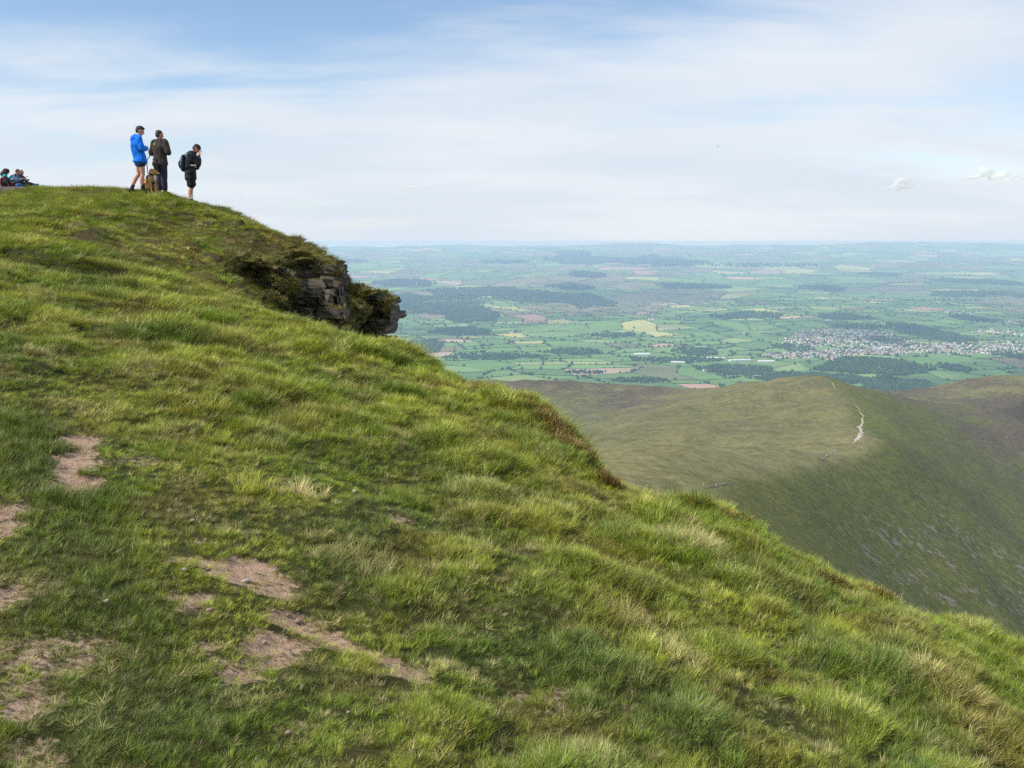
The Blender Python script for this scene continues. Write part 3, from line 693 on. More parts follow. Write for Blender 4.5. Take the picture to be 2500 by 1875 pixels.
def building(name, label, cat, px, py, L, W, H, R, ang, wall, roof, group=None):
    x, y = ground_at(px, py); V, Q, T, mi = house_geo(L, W, H, R, name != 'industrial_shed')
    root = bpy.data.objects.new(name, None); COL.objects.link(root); root.location = (x, y, float(zv(x, y))); root.rotation_euler = (0, 0, ang); root.empty_display_size = 5
    mi = np.array(mi); nq = len(Q)
    link(bpy.data.objects.new('wall', np_mesh('wall', V, quads=Q[[i for i in range(nq) if mi[i] == 0]], tris=T, mats=[wall])), root)
    link(bpy.data.objects.new('roof', np_mesh('roof', V, quads=Q[[4, 5]], mats=[roof])), root)
    n = max(2, int(L/5)); wm = []
    for s in (-1, 1):
        for k in range(n):
            cx = -L/2 + L*(k+0.5)/n; z = H*0.55
            Vw = np.array([(cx+dx, s*(W/2+dy), z+dz) for dy in (-.1, .12) for dx, dz in ((-.7,-.6),(.7,-.6),(.7,.6),(-.7,.6))])
            f = [(0,1,2,3),(4,7,6,5),(0,4,5,1),(1,5,6,2),(2,6,7,3),(3,7,4,0)]
            link(bpy.data.objects.new('window', np_mesh('window', Vw, quads=np.array(f), mats=[M_pane])), root)
    tag(root, label, cat, group)
building('farmhouse', 'large white farmhouse among trees just above the ridge skyline', 'house', 1848, 922, 40, 14, 9, 4, 0.12, WALLS[0], ROOFS[1])
building('farmhouse', 'white farmhouse in the woods left of the ridge hump', 'house', 1722, 906, 26, 12, 6, 3.5, 0.4, WALLS[0], ROOFS[2])
building('farmhouse', 'small white house alone in mid valley fields near the crag', 'house', 1249, 813, 26, 14, 7, 4, -0.3, WALLS[0], ROOFS[0])
building('industrial_shed', 'long low white shed, leftmost of the three left of the town', 'shed', 1745, 876, 125, 26, 7, 3, 0.08, M_shed, M_shed)
building('industrial_shed', 'long low white shed, middle of the three left of the town', 'shed', 1806, 882, 140, 30, 8, 3, 0.22, M_shed, M_shed)
building('industrial_shed', 'long low pale shed, rightmost of the three left of the town', 'shed', 1870, 884, 95, 26, 7, 3, -0.1, M_shed, M_shed)
building('industrial_shed', 'white shed group standing alone in the middle of the valley', 'shed', 1567, 867, 100, 40, 8, 4, 0.1, M_shed, M_shed)
building('industrial_shed', 'second white shed below the lone one in mid valley', 'shed', 1655, 886, 80, 24, 7, 3, -0.15, M_shed, M_shed)
building('industrial_shed', 'pale shed at the near edge of the town centre', 'shed', 2160, 851, 60, 30, 10, 4, 0.1, M_shed, M_shed)
building('farmhouse', 'pale farm building below the brown hill', 'barn', 1590, 781, 50, 16, 7, 4, 0.15, WALLS[0], ROOFS[1])
building('farmhouse', 'pale farmhouse in the woods nearest the crag', 'house', 1130, 793, 55, 18, 8, 4, 0.15, WALLS[0], ROOFS[0])
building('farmhouse', 'white farm far back above the town', 'barn', 2022, 783, 45, 18, 8, 4, 0.05, WALLS[0], ROOFS[1])
building('farmhouse', 'cream farm building behind the left part of the town', 'barn', 1820, 815, 40, 15, 7, 4, 0.1, WALLS[1], ROOFS[1])

# ------------------------------------------------------------------ hazy air
def haze():
    x0, x1, y0, y1, z0, z1 = -30000, 40000, -3000, 40000, -900, 14
    V = [(x, y, z) for z in (z0, z1) for x, y in ((x0,y0),(x1,y0),(x1,y1),(x0,y1))]
    f = [(3,2,1,0),(4,5,6,7),(0,1,5,4),(1,2,6,5),(2,3,7,6),(3,0,4,7)]
    m = bpy.data.materials.new('hazy air'); m.use_nodes = True; nt = m.node_tree; nt.nodes.clear()
    o = nt.nodes.new('ShaderNodeOutputMaterial'); v = nt.nodes.new('ShaderNodeVolumePrincipled')
    v.inputs['Color'].default_value = (0.46, 0.67, 1.0, 1); v.inputs['Absorption Color'].default_value = (0.30, 0.30, 0.30, 1); v.inputs['Density'].default_value = 5.7e-5; v.inputs['Anisotropy'].default_value = 0.0
    nt.links.new(v.outputs[0], o.inputs['Volume'])
    ob = link(bpy.data.objects.new('haze', np_mesh('haze', np.array(V), quads=np.array(f), mats=[m])))
    m.cycles.homogeneous_volume = True
    tag(ob, 'thin blue summer haze over the valley', None, kind='stuff')
haze()
# ------------------------------------------------------------------ the crag: layered sandstone blocks with moss
def rock_mat():
    t = MT('sandstone'); c = t.coord(); g = t.N.new('ShaderNodeNewGeometry'); sep = t.N.new('ShaderNodeSeparateXYZ'); t.L.new(g.outputs['Normal'], sep.inputs[0])
    oi = t.N.new('ShaderNodeObjectInfo')
    n1 = t.noise(c, 2.2, 5, 0.65); n2 = t.noise(c, 14.0, 5, 0.7); n3 = t.noise(t.coord(sca=(1, 1, 7)), 5.0, 4, 0.6); n4 = t.noise(c, 45, 3, 0.6)
    col = t.mix(t.ramp(n1, 0.32, 0.68), (0.085, 0.070, 0.060), (0.270, 0.228, 0.200))
    col = t.mix(t.math('MULTIPLY', t.ramp(n3, 0.45, 0.7), 0.6), col, (0.16, 0.105, 0.085))
    col = t.mix(t.math('MULTIPLY', t.ramp(oi.outputs['Random'], 0.2, 1.0), 0.35), col, (0.22, 0.185, 0.175))
    col = t.mix(t.ramp(n2, 0.66, 0.74), col, (0.36, 0.35, 0.31))                       # lichen
    moss = t.mix(t.ramp(n2, 0.35, 0.65), (0.060, 0.058, 0.016), (0.135, 0.125, 0.032))
    mm = t.math('ADD', sep.outputs['Z'], t.math('MULTIPLY', t.math('SUBTRACT', n1, 0.5), 1.6))
    col = t.mix(t.ramp(mm, 0.42, 0.72), col, moss)
    return t.bsdf(col, 0.9, 0.2, t.bump(t.math('ADD', n3, t.math('ADD', n2, n4)), 0.9, 0.05))
def moss_mat():
    t = MT('moss and short turf'); c = t.coord(); n1 = t.noise(c, 3.0, 5, 0.65); n2 = t.noise(c, 24.0, 4, 0.7)
    col = t.mix(t.ramp(n1, 0.35, 0.65), (0.060, 0.062, 0.016), (0.165, 0.150, 0.040)); col = t.mix(t.ramp(n2, 0.5, 0.75), col, (0.20, 0.17, 0.06))
    return t.bsdf(col, 0.95, 0.1, t.bump(n2, 1.0, 0.05))
M_rock = rock_mat(); M_moss = moss_mat()
def slab_mesh(seed, cuts=2, rough=0.085):
    rng = np.random.default_rng(seed); bm = bmesh.new(); bmesh.ops.create_cube(bm, size=1.0)
    bmesh.ops.subdivide_edges(bm, edges=bm.edges[:], cuts=cuts, use_grid_fill=True)
    for v in bm.verts: v.co += Vector(rng.uniform(-rough, rough, 3)); v.co *= 1 - 0.10*(sum(abs(c) > 0.4 for c in v.co) == 3)*rng.random()
    me = bpy.data.meshes.new('rock'); bm.to_mesh(me); bm.free(); me.materials.append(M_rock); return me
SLABS = [slab_mesh(k) for k in range(14)]
def boulder_mesh(seed, mat, sub=3, amp=0.18, name='boulder'):
    bm = bmesh.new(); bmesh.ops.create_icosphere(bm, subdivisions=sub, radius=1.0)
    for v in bm.verts:
        p = v.co; n = float(fbm(np.array(p.x*1.3+seed*3.1), np.array(p.y*1.3+p.z*1.7), 3)); v.co = p*(1+amp*n)
    for f in bm.faces: f.smooth = True
    me = bpy.data.meshes.new(name); bm.to_mesh(me); bm.free(); me.materials.append(mat); return me
CUSH = [boulder_mesh(k, M_moss, 4, 0.55, 'moss_cushion') for k in range(6)]
MOSS_PTS = []
def crag(name, label, left, right, y0, y1, dtop, dbot, seed, hrange=(10, 22), wrange=(28, 105), thick=1.0, jag=0.17):
    """courses of slabs: left/right are outline points (y, x) in photograph pixels, dtop/dbot the distance of the face"""
    rng = np.random.default_rng(seed); root = bpy.data.objects.new(name, None); COL.objects.link(root)
    cx = (left[0][1]+right[0][1])/2; base = at(cx, y1, dbot); root.location = base; root.empty_display_size = 0.5; base = Vector(base); tops = []
    ly, lx = zip(*left); ry, rx = zip(*right); y = y0
    while y < y1:
        h = rng.uniform(*hrange); xa = np.interp(y+h/2, ly, lx); xb = np.interp(y+h/2, ry, rx); f = (y-y0)/(y1-y0); d0 = dtop + (dbot-dtop)*f
        course = rng.normal(0, jag*0.6); x = xa + rng.uniform(-8, 8)
        while x < xb - 5:
            wpx = min(rng.uniform(*wrange), xb-x+rng.uniform(-14, 2)); d = d0 + course + rng.normal(0, jag)
            p = Vector(at(x+wpx/2, y+h/2, d)); s = d/F_PX; dep = thick*rng.uniform(0.7, 1.2)
            o = bpy.data.objects.new('rock', SLABS[rng.integers(len(SLABS))]); COL.objects.link(o); o.parent = root
            o.location = p - base + Vector((0, dep/2, 0)); o.scale = (wpx*s*1.14, dep, h*s*1.36); o.rotation_euler = (rng.normal(0, 0.06), rng.normal(0.05, 0.045), rng.normal(0, 0.11))
            if rng.random() < 0.30: MOSS_PTS.extend([(p.x + rng.uniform(-0.45, 0.45)*wpx*s, p.y + rng.uniform(-0.03, 0.25), p.z + 0.5*h*s) for _ in range(int(wpx*0.35))])
            x += wpx
        y += h*0.96
    return tag(root, label, 'crag'), base
def cushions(root, base, spots, seed):
    rng = np.random.default_rng(seed)
    for a, b, d, rw, rh in spots:
        s = d/F_PX; o = bpy.data.objects.new('moss_cushion', CUSH[rng.integers(6)]); COL.objects.link(o); o.parent = root
        c0 = Vector(at(a, b, d)); o.location = c0 - base; o.scale = (rw*s, rw*s*rng.uniform(0.7, 1.1), rh*s); o.rotation_euler = (rng.normal(0, 0.1), 0.25+rng.normal(0, 0.1), rng.uniform(0, 6.28)); M = o.rotation_euler.to_matrix(); vv = o.data.vertices
        for k in rng.integers(0, len(vv), 110):
            q = c0 + M @ Vector([vv[k].co[i]*o.scale[i] for i in range(3)])
            if q.z > c0.z - 0.45*o.scale.z and rng.random() < 0.9: MOSS_PTS.append(tuple(q))
r, b = crag('rock_crag', 'main dark layered rock face with mossy ledges below the walkers', [(648,668),(690,680),(715,690),(740,700),(800,720)], [(648,818),(690,836),(760,838),(800,850)], 650, 805, 20.6, 19.7, 1, hrange=(9, 20))
cushions(r, b, [(705,700,19.3,30,24),(690,655,20.6,40,20),(740,640,21.0,46,18),(790,645,21.2,36,16),(815,672,20.8,22,16),(655,730,18.9,40,20),(620,735,18.4,34,16),(800,792,19.9,30,12),(845,725,20.9,24,20),(760,620,22.0,40,12),(830,800,19.9,34,16)], 3)
r, b = crag('rock_crag', 'dark overhanging rock ledge left of the main face', [(640,566),(665,560),(700,600)], [(640,640),(665,690),(700,700)], 640, 700, 19.6, 19.2, 2, hrange=(5, 11))
cushions(r, b, [(600,640,19.3,44,18),(560,650,18.7,26,22),(650,652,19.7,40,16),(530,668,18.2,30,20),(670,672,19.4,28,12)], 5)
r, b = crag('rock_crag', 'mossy rock prow jutting out over the valley at the right', [(716,850),(760,855),(800,868),(840,900)], [(716,930),(745,952),(790,955),(815,938),(828,930),(842,948)], 722, 842, 21.0, 20.9, 4, hrange=(8, 16), wrange=(25, 80), thick=1.3)
cushions(r, b, [(900,722,21.0,40,14),(935,732,20.9,20,14),(866,716,21.2,32,18),(842,706,21.3,26,20),(832,690,21.3,18,18),(838,740,20.8,22,24),(875,760,20.6,30,28),(848,760,20.5,26,30),(945,752,20.8,10,14)], 7)
r, b = crag('rock_crag', 'flat stones breaking the skyline above the main rock face', [(588,690),(612,700)], [(588,722),(612,772)], 594, 614, 23.4, 23.0, 6, hrange=(7, 11), wrange=(20, 45), thick=0.8)
cushions(r, b, [(715,592,23.3,30,7),(750,606,23.0,24,6)], 9)
# ------------------------------------------------------------------ people, dog and their things
from mathutils import noise as mnoise
TMP = bpy.data.scenes.new('workbench')      # small side scene in which modifiers are baked, removed below
def ring_tube(bm, pts, rad, side=(1, 0, 0), seg=14, caps=3, sub=4):
    """closed tapered tube through pts; rad = radius or (across, deep) at each point, smoothly interpolated"""
    P = [Vector(p) for p in pts]; Rr = [(r, r) if isinstance(r, (int, float)) else r for r in rad]; side = Vector(side)
    C = []; RR = []; n = len(P)
    for i in range(n-1):
        p0, p1, p2, p3 = P[max(i-1, 0)], P[i], P[i+1], P[min(i+2, n-1)]
        for k in range(sub):
            t = k/sub; C.append(0.5*((2*p1)+(p2-p0)*t+(2*p0-5*p1+4*p2-p3)*t*t+(3*p1-p0-3*p2+p3)*t**3))
            f = t*t*(3-2*t); RR.append(tuple(Rr[i][j]+(Rr[i+1][j]-Rr[i][j])*f for j in (0, 1)))
    C.append(P[-1]); RR.append(Rr[-1]); m = len(C)
    T = [(C[min(i+1, m-1)]-C[max(i-1, 0)]).normalized() for i in range(m)]
    full = []
    for k in range(caps): a = (caps-k)/(caps+0.0)*math.pi/2*0.95; full.append((C[0]-T[0]*min(RR[0])*math.sin(a), T[0], tuple(r*math.cos(a) for r in RR[0])))
    full += [(C[i], T[i], RR[i]) for i in range(m)]
    for k in range(1, caps+1): a = k/caps*math.pi/2*0.95; full.append((C[-1]+T[-1]*min(RR[-1])*math.sin(a), T[-1], tuple(r*math.cos(a) for r in RR[-1])))
    prev = None
    for c, t, r in full:
        s = side - t*side.dot(t)
        if s.length < 1e-3: s = Vector((0, 1, 0)) - t*t.y
        s.normalize(); d = t.cross(s)
        ring = [bm.verts.new(c + s*(r[0]*math.cos(6.28319*k/seg)) + d*(r[1]*math.sin(6.28319*k/seg))) for k in range(seg)]
        if prev:
            for k in range(seg): bm.faces.new((prev[k], prev[(k+1) % seg], ring[(k+1) % seg], ring[k]))
        else: bm.faces.new(ring[::-1])
        prev = ring
    bm.faces.new(prev)
def _ball():
    b = bmesh.new(); bmesh.ops.create_icosphere(b, subdivisions=3, radius=1); V = [v.co.copy() for v in b.verts]; F = [[v.index for v in f.verts] for f in b.faces]; b.free(); return V, F
BALL_V, BALL_F = _ball()
def ell(bm, c, r, rot=None):
    M = Matrix.Translation(c) @ (rot.to_4x4() if rot else Matrix()) @ Matrix.Diagonal((*r, 1)); vs = [bm.verts.new(M @ v) for v in BALL_V]
    for f in BALL_F: bm.faces.new([vs[i] for i in f])
def sculpt(name, fill, mat, voxel=0.011, smooth=3, fold=0.0, fscale=9.0, parent=None):
    """fuse closed shapes into one continuous skin"""
    bm = bmesh.new(); fill(bm); bmesh.ops.recalc_face_normals(bm, faces=bm.faces[:]); me = bpy.data.meshes.new(name); bm.to_mesh(me); bm.free()
    o = bpy.data.objects.new(name, me); TMP.collection.objects.link(o)
    r = o.modifiers.new('r', 'REMESH'); r.mode = 'VOXEL'; r.voxel_size = voxel
    s = o.modifiers.new('s', 'SMOOTH'); s.factor = 0.5; s.iterations = smooth
    TMP.view_layers[0].update(); dg = TMP.view_layers[0].depsgraph; new = bpy.data.meshes.new_from_object(o.evaluated_get(dg)); o.modifiers.clear(); TMP.collection.objects.unlink(o); COL.objects.link(o); o.data = new; new.name = name
    if fold:
        n = len(new.vertices); co = np.empty(n*3, np.float32); no = np.empty(n*3, np.float32); new.vertices.foreach_get('co', co); new.vertices.foreach_get('normal', no); q = co.reshape(-1, 3)*fscale
        k = np.array([mnoise.fractal((a, b, c*0.7), 1.0, 2.0, 3) for a, b, c in q.tolist()], np.float32); new.vertices.foreach_set('co', (co.reshape(-1, 3) + no.reshape(-1, 3)*(fold*k)[:, None]).ravel())
    new.polygons.foreach_set('use_smooth', np.ones(len(new.polygons), bool)); new.materials.clear(); new.materials.append(mat); new.update()
    if parent: o.parent = parent
    return o
def simple(name, fill, mat, parent=None, smooth=True):
    bm = bmesh.new(); fill(bm); bmesh.ops.recalc_face_normals(bm, faces=bm.faces[:]); me = bpy.data.meshes.new(name); bm.to_mesh(me); bm.free()
    me.polygons.foreach_set('use_smooth', np.full(len(me.polygons), smooth)); me.materials.append(mat); o = bpy.data.objects.new(name, me); COL.objects.link(o)
    if parent: o.parent = parent
    return o
def cloth(name, c, rough=0.85, scale=60, var=0.18, spec=0.2): return plain(name, c, rough, spec, var, scale, 0.35, 0.004)
SKIN = plain('skin', (0.47, 0.26, 0.185), 0.6, 0.3, 0.10, 18, 0.15, 0.003); SKIN2 = plain('ruddy skin', (0.46, 0.22, 0.155), 0.6, 0.3, 0.1, 18)
HAIR_D = plain('dark brown hair', (0.028, 0.017, 0.012), 0.6, 0.3, 0.4, 70, 0.8, 0.01); HAIR_G = plain('grey hair', (0.20, 0.18, 0.165), 0.7, 0.3, 0.3, 70, 0.6, 0.01); HAIR_S = plain('short dark hair', (0.045, 0.034, 0.029), 0.7, 0.3, 0.3, 90, 0.5, 0.005)
BLUE_J = cloth('blue waterproof', (0.010, 0.150, 0.66), 0.8, 25, 0.16, 0.12); FLEECE = cloth('brown-black fleece', (0.045, 0.037, 0.031), 0.95, 120, 0.3); BLACK_J = cloth('black softshell', (0.018, 0.019, 0.022), 0.75, 40); NAVY = cloth('navy cloth', (0.022, 0.026, 0.055)); TROUS = cloth('dark navy trousers', (0.030, 0.030, 0.052)); BLACK_C = cloth('black cloth', (0.016, 0.014, 0.015))
BOOT = cloth('dark boot leather', (0.022, 0.020, 0.020), 0.6); BOOT_B = cloth('brown boot leather', (0.085, 0.045, 0.028), 0.6); SOCK = cloth('white sock', (0.72, 0.72, 0.70), 0.9); EYE = plain('eye', (0.03, 0.02, 0.015), 0.2, 0.5); WHITE = plain('white plastic', (0.75, 0.75, 0.74), 0.4); LIPS = plain('lips', (0.36, 0.13, 0.11), 0.5); PALE_G = cloth('pale green badge', (0.45, 0.62, 0.25)); BLACK_P = plain('black plastic', (0.015, 0.015, 0.017), 0.4, 0.4)
def headrot(yaw, pitch): return Matrix.Rotation(yaw, 3, 'Z') @ Matrix.Rotation(-pitch, 3, 'X')
def hand_shape(bm, wrist, direc, palm_n, curl=0.9, s=1.0):
    """palm, four unequal bent fingers and a thumb leaving the side of the palm"""
    w = Vector(wrist); d = Vector(direc).normalized(); nrm = Vector(palm_n); nrm = (nrm-d*nrm.dot(d)).normalized(); side = d.cross(nrm)
    ring_tube(bm, [w, w+d*0.045*s, w+d*0.088*s], [(0.027*s, 0.018*s), (0.040*s, 0.016*s), (0.040*s, 0.013*s)], side=side, sub=2)
    for k, (off, L) in enumerate(((-0.030, 0.062), (-0.010, 0.074), (0.010, 0.070), (0.029, 0.055))):
        b = w+d*0.085*s+side*off*s; p = [b]; a = 0.25
        for q in range(3): a += curl*0.55; p.append(p[-1] + (d*math.cos(a)+nrm*math.sin(a))*L*s*(0.45, 0.32, 0.25)[q])
        ring_tube(bm, p, [0.0095*s, 0.009*s, 0.0085*s, 0.0075*s], side=side, seg=8, sub=2)
    b = w+d*0.025*s-side*0.030*s; p = [b, b+(d*0.6-side*0.7+nrm*0.3).normalized()*0.042*s]; p.append(p[-1]+(d*0.85-side*0.1+nrm*0.5).normalized()*0.034*s)
    ring_tube(bm, p, [0.013*s, 0.011*s, 0.009*s], side=nrm, seg=8, sub=2)
def person(label, loc, face, J, skin=None, group=None):
    """J: joint positions in metres (x right, y forward, z up from the ground)"""
    skin = skin or SKIN; hc = Vector(J['head']); HR = headrot(J.get('yaw', 0), J.get('pitch', 0))
    def H(x, y, z): return hc + HR @ Vector((x, y, z))
    def body(bm):
        ring_tube(bm, [J['pelvis'], J['waist'], J['chest'], J['upper'], J['neck']], [(0.160, 0.115), (0.145, 0.108), (0.170, 0.120), (0.150, 0.090), (0.058, 0.058)])
        ring_tube(bm, [J['neck'], H(0, -0.02, -0.07)], [0.058, 0.055])
        ell(bm, H(0, -0.010, 0.020), (0.078, 0.098, 0.105), HR); ell(bm, H(0, 0.022, -0.050), (0.058, 0.068, 0.068), HR)
        ell(bm, H(0, 0.045, -0.093), (0.032, 0.034, 0.026), HR); ring_tube(bm, [H(0, 0.086, 0.012), H(0, 0.108, -0.030)], [0.011, 0.016], seg=8)
        for s in (-1, 1): ell(bm, H(s*0.080, -0.012, -0.008), (0.011, 0.021, 0.033), HR); ell(bm, H(s*0.032, 0.080, 0.030), (0.022, 0.012, 0.008), HR)
        for s, q in ((1, 'R'), (-1, 'L')):
            sh, el_, wr = J['sh'+q], J['el'+q], J['wr'+q]; mid = Vector(sh).lerp(Vector(el_), 0.5); fm = Vector(el_).lerp(Vector(wr), 0.35)
            ring_tube(bm, [sh, mid, el_], [0.060, 0.048, 0.040]); ring_tube(bm, [el_, fm, wr], [0.041, 0.042, 0.027])
            hd = J.get('hd'+q) or (Vector(wr)-Vector(el_)); hand_shape(bm, wr, hd, J.get('hn'+q, (0, 0.2, -1)), J.get('curl'+q, 0.9))
            hp, kn, an = J['hip'+q], J['kn'+q], J['an'+q]; calf = Vector(kn).lerp(Vector(an), 0.33) + Vector((0, -0.022, 0)); th = Vector(hp).lerp(Vector(kn), 0.5)
            ring_tube(bm, [hp, th, kn], [0.095, 0.080, 0.058]); ring_tube(bm, [kn, calf, an], [0.056, 0.060, 0.036])
            fd = Vector(J.get('ft'+q, (0, 1, 0))).normalized(); a = Vector(an); ring_tube(bm, [a-fd*0.04+Vector((0, 0, -0.045)), a+fd*0.08+Vector((0, 0, -0.052)), a+fd*0.155+Vector((0, 0, -0.062))], [(0.036, 0.034), (0.042, 0.03), (0.036, 0.022)])
            ring_tube(bm, [a, a-fd*0.02+Vector((0, 0, -0.05))], [0.037, 0.036])
    o = sculpt('person', body, skin, 0.0085, 3)
    o.location = loc; o.rotation_euler = (0, 0, face); tag(o, label, 'person', group)
    for s in (-1, 1): simple('eye', lambda bm: ell(bm, H(s*0.031, 0.083, 0.012), (0.011, 0.009, 0.007), HR), EYE, o)
    simple('mouth', lambda bm: ell(bm, H(0, 0.088, -0.060), (0.022, 0.008, 0.006), HR), LIPS, o)
    return o, H, HR
def jacket(o, J, mat, hem, w=0.03, flare=0.02, name='jacket', sleeve=1.0, fold=0.012, collar=True):
    def f(bm):
        hz = Vector(J['pelvis']); hz.z = hem
        ring_tube(bm, [hz, J['pelvis'], J['waist'], J['chest'], J['upper'], Vector(J['neck'])-Vector((0, 0, 0.02))], [(0.165+w+flare, 0.125+w+flare), (0.165+w+flare*0.6, 0.122+w), (0.155+w, 0.118+w), (0.178+w, 0.130+w), (0.160+w*0.6, 0.098+w*0.6), (0.072, 0.072)], sub=5, caps=1)
        if collar: ring_tube(bm, [Vector(J['neck'])-Vector((0, 0, 0.05)), Vector(J['neck'])+Vector((0, 0, 0.015))], [0.090, 0.078], caps=1)
        for q in 'RL':
            sh, e, wr = Vector(J['sh'+q]), Vector(J['el'+q]), Vector(J['wr'+q]); wr = e.lerp(wr, sleeve)
            ring_tube(bm, [Vector(J['upper']).lerp(sh, 0.5), sh, sh.lerp(e, 0.5), e], [0.085+w*0.4, 0.072+w*0.6, 0.060+w*0.7, 0.054+w*0.7]); ring_tube(bm, [e, e.lerp(wr, 0.5), wr], [0.054+w*0.7, 0.052+w*0.5, 0.042+w*0.2], caps=1)
    return sculpt(name, f, mat, 0.012, 2, fold, 8.0, o)
def legs(o, J, mat, frac, name, w=0.028, fold=0.006, top=None):
    """shorts (frac < 1) or trousers (frac over the knee as 1 + part of the shin)"""
    def f(bm):
        t = Vector(J['waist']); ring_tube(bm, [t, J['pelvis'], Vector(J['pelvis'])-Vector((0, 0, 0.06))], [(0.150+w, 0.112+w), (0.162+w, 0.118+w), (0.15+w, 0.11+w)])
        for q in 'RL':
            h, k, a = Vector(J['hip'+q]), Vector(J['kn'+q]), Vector(J['an'+q])
            if frac <= 1: e = h.lerp(k, frac); ring_tube(bm, [h, h.lerp(e, 0.5), e], [0.100+w, 0.090+w, 0.078+w*1.4], caps=1)
            else:
                e = k.lerp(a, frac-1); ring_tube(bm, [h, h.lerp(k, 0.5), k], [0.098+w, 0.085+w, 0.064+w]); ring_tube(bm, [k, k.lerp(e, 0.45)+Vector((0, -0.015, 0)), e], [0.064+w, 0.064+w, 0.058+w], caps=1)
    return sculpt(name, f, mat, 0.012, 2, fold, 9.0, o)
def footwear(o, J, mat, ankle=0.09, sock=None, sockh=0.12):
    for q in 'RL':
        a = Vector(J['an'+q]); fd = Vector(J.get('ft'+q, (0, 1, 0))).normalized(); kn = Vector(J['kn'+q]); up = (kn-a).normalized()
        def f(bm):
            ring_tube(bm, [a-fd*0.045+Vector((0, 0, -0.045)), a+fd*0.085+Vector((0, 0, -0.05)), a+fd*0.17+Vector((0, 0, -0.058))], [(0.047, 0.045), (0.054, 0.042), (0.046, 0.030)]); ring_tube(bm, [a+Vector((0, 0, -0.04)), a+up*ankle], [0.055, 0.053], caps=1)
        sculpt('boot', f, mat, 0.011, 2, 0.003, 14, o)
        if sock: simple('sock', lambda bm: ring_tube(bm, [a+up*0.0, a+up*0.05, a+up*sockh], [0.044, 0.043, 0.048], caps=1), sock, o)
def hair(o, H, HR, mat, shapes, fold=0.008, name='hair', voxel=0.009):
    def f(bm):
        for c, r in shapes: ell(bm, H(*c), r, HR)
    return sculpt(name, f, mat, voxel, 2, fold, 22, o)
SHORT = [((0, -0.030, 0.048), (0.086, 0.100, 0.090)), ((0, -0.068, -0.005), (0.074, 0.058, 0.080))]
def ground(px, py, d):
    lx, lz = ray(px, py); x = float(lx*d); return (x, d, float(hill_z(np.array(x), np.array(d))))
R_ = math.radians
def std(**k):
    J = dict(pelvis=(0, 0, 0.95), waist=(0, 0, 1.10), chest=(0, 0, 1.30), upper=(0, 0, 1.43), neck=(0, 0, 1.51), head=(0, 0.03, 1.655),
             shR=(0.19, 0, 1.44), shL=(-0.19, 0, 1.44), hipR=(0.09, 0, 0.92), hipL=(-0.09, 0, 0.92), knR=(0.10, 0.03, 0.50), knL=(-0.10, 0.03, 0.50), anR=(0.10, 0, 0.09), anL=(-0.10, 0, 0.09))
    J.update(k); return J
# man in the blue jacket, holding the lead
J1 = std(waist=(0, -0.03, 1.10), chest=(0, -0.055, 1.30), upper=(0, -0.05, 1.43), neck=(0, -0.01, 1.515), head=(0, 0.055, 1.66), pitch=0.35, yaw=-0.45, shR=(0.19, -0.05, 1.44), shL=(-0.19, -0.05, 1.44),
         elR=(0.27, 0.00, 1.17), wrR=(0.04, 0.17, 1.20), elL=(-0.27, -0.04, 1.17), wrL=(-0.09, 0.17, 1.22), knL=(-0.11, -0.02, 0.52), anL=(-0.11, -0.25, 0.105), hnR=(-1, 0.2, 0), hnL=(1, 0.2, 0))
L1 = ground(346, 468, 25.0); F1 = R_(-55)
o1, H, HR = person('person in bright blue hooded jacket and navy shorts holding a dog lead', L1, F1, J1)
legs(o1, J1, NAVY, 0.42, 'shorts'); jk = jacket(o1, J1, BLUE_J, 0.84, 0.042, 0.03, fold=0.016); footwear(o1, J1, BOOT, 0.13)
sculpt('hood', lambda bm: (ell(bm, (0, -0.12, 1.47), (0.135, 0.095, 0.075)), ell(bm, (0, -0.165, 1.42), (0.10, 0.06, 0.07)), ring_tube(bm, [(-0.115, -0.05, 1.50), (0, -0.10, 1.55), (0.115, -0.05, 1.50)], [0.035, 0.04, 0.035])), BLUE_J, 0.011, 2, 0.010, 12, o1)
hair(o1, H, HR, HAIR_D, SHORT + [((0, -0.02, 0.080), (0.078, 0.085, 0.060)), ((0, 0.030, 0.092), (0.062, 0.058, 0.034)), ((0.03, -0.01, 0.115), (0.045, 0.05, 0.03))], 0.014)
# man in the dark fleece
J2 = std(neck=(0, -0.01, 1.50), head=(0.01, 0.02, 1.65), yaw=-0.35, pitch=0.15, elR=(0.30, 0.00, 1.16), wrR=(0.12, 0.23, 1.20), elL=(-0.275, -0.02, 1.16), wrL=(-0.10, 0.22, 1.19), anR=(0.07, 0.04, 0.09), anL=(-0.07, -0.03, 0.09), knR=(0.075, 0.04, 0.5), knL=(-0.08, 0.0, 0.5), hnR=(-1, 0.2, 0), hnL=(1, 0.2, 0))
L2 = ground(396, 472, 26.0); F2 = R_(-24)
o2, H, HR = person('person seen from behind in dark brown fleece and long navy trousers', L2, F2, J2, SKIN2)
legs(o2, J2, TROUS, 1.92, 'trousers', 0.022, 0.012); jacket(o2, J2, FLEECE, 0.83, 0.048, 0.012, fold=0.012); footwear(o2, J2, BOOT_B, 0.08); hair(o2, H, HR, HAIR_S, SHORT, 0.004)
simple('badge', lambda bm: bmesh.ops.create_cone(bm, segments=3, radius1=0.034, radius2=0.026, depth=0.012, cap_ends=True, matrix=Matrix.Translation((-0.045, -0.163, 1.385)) @ Matrix.Rotation(math.pi/2, 4, 'X')), PALE_G, o2, False)
o1.scale = o2.scale = (0.945,)*3
def at_person(L, F, p, s=1.0): return Vector(L) + Matrix.Rotation(F, 3, 'Z') @ (Vector(p)*s)
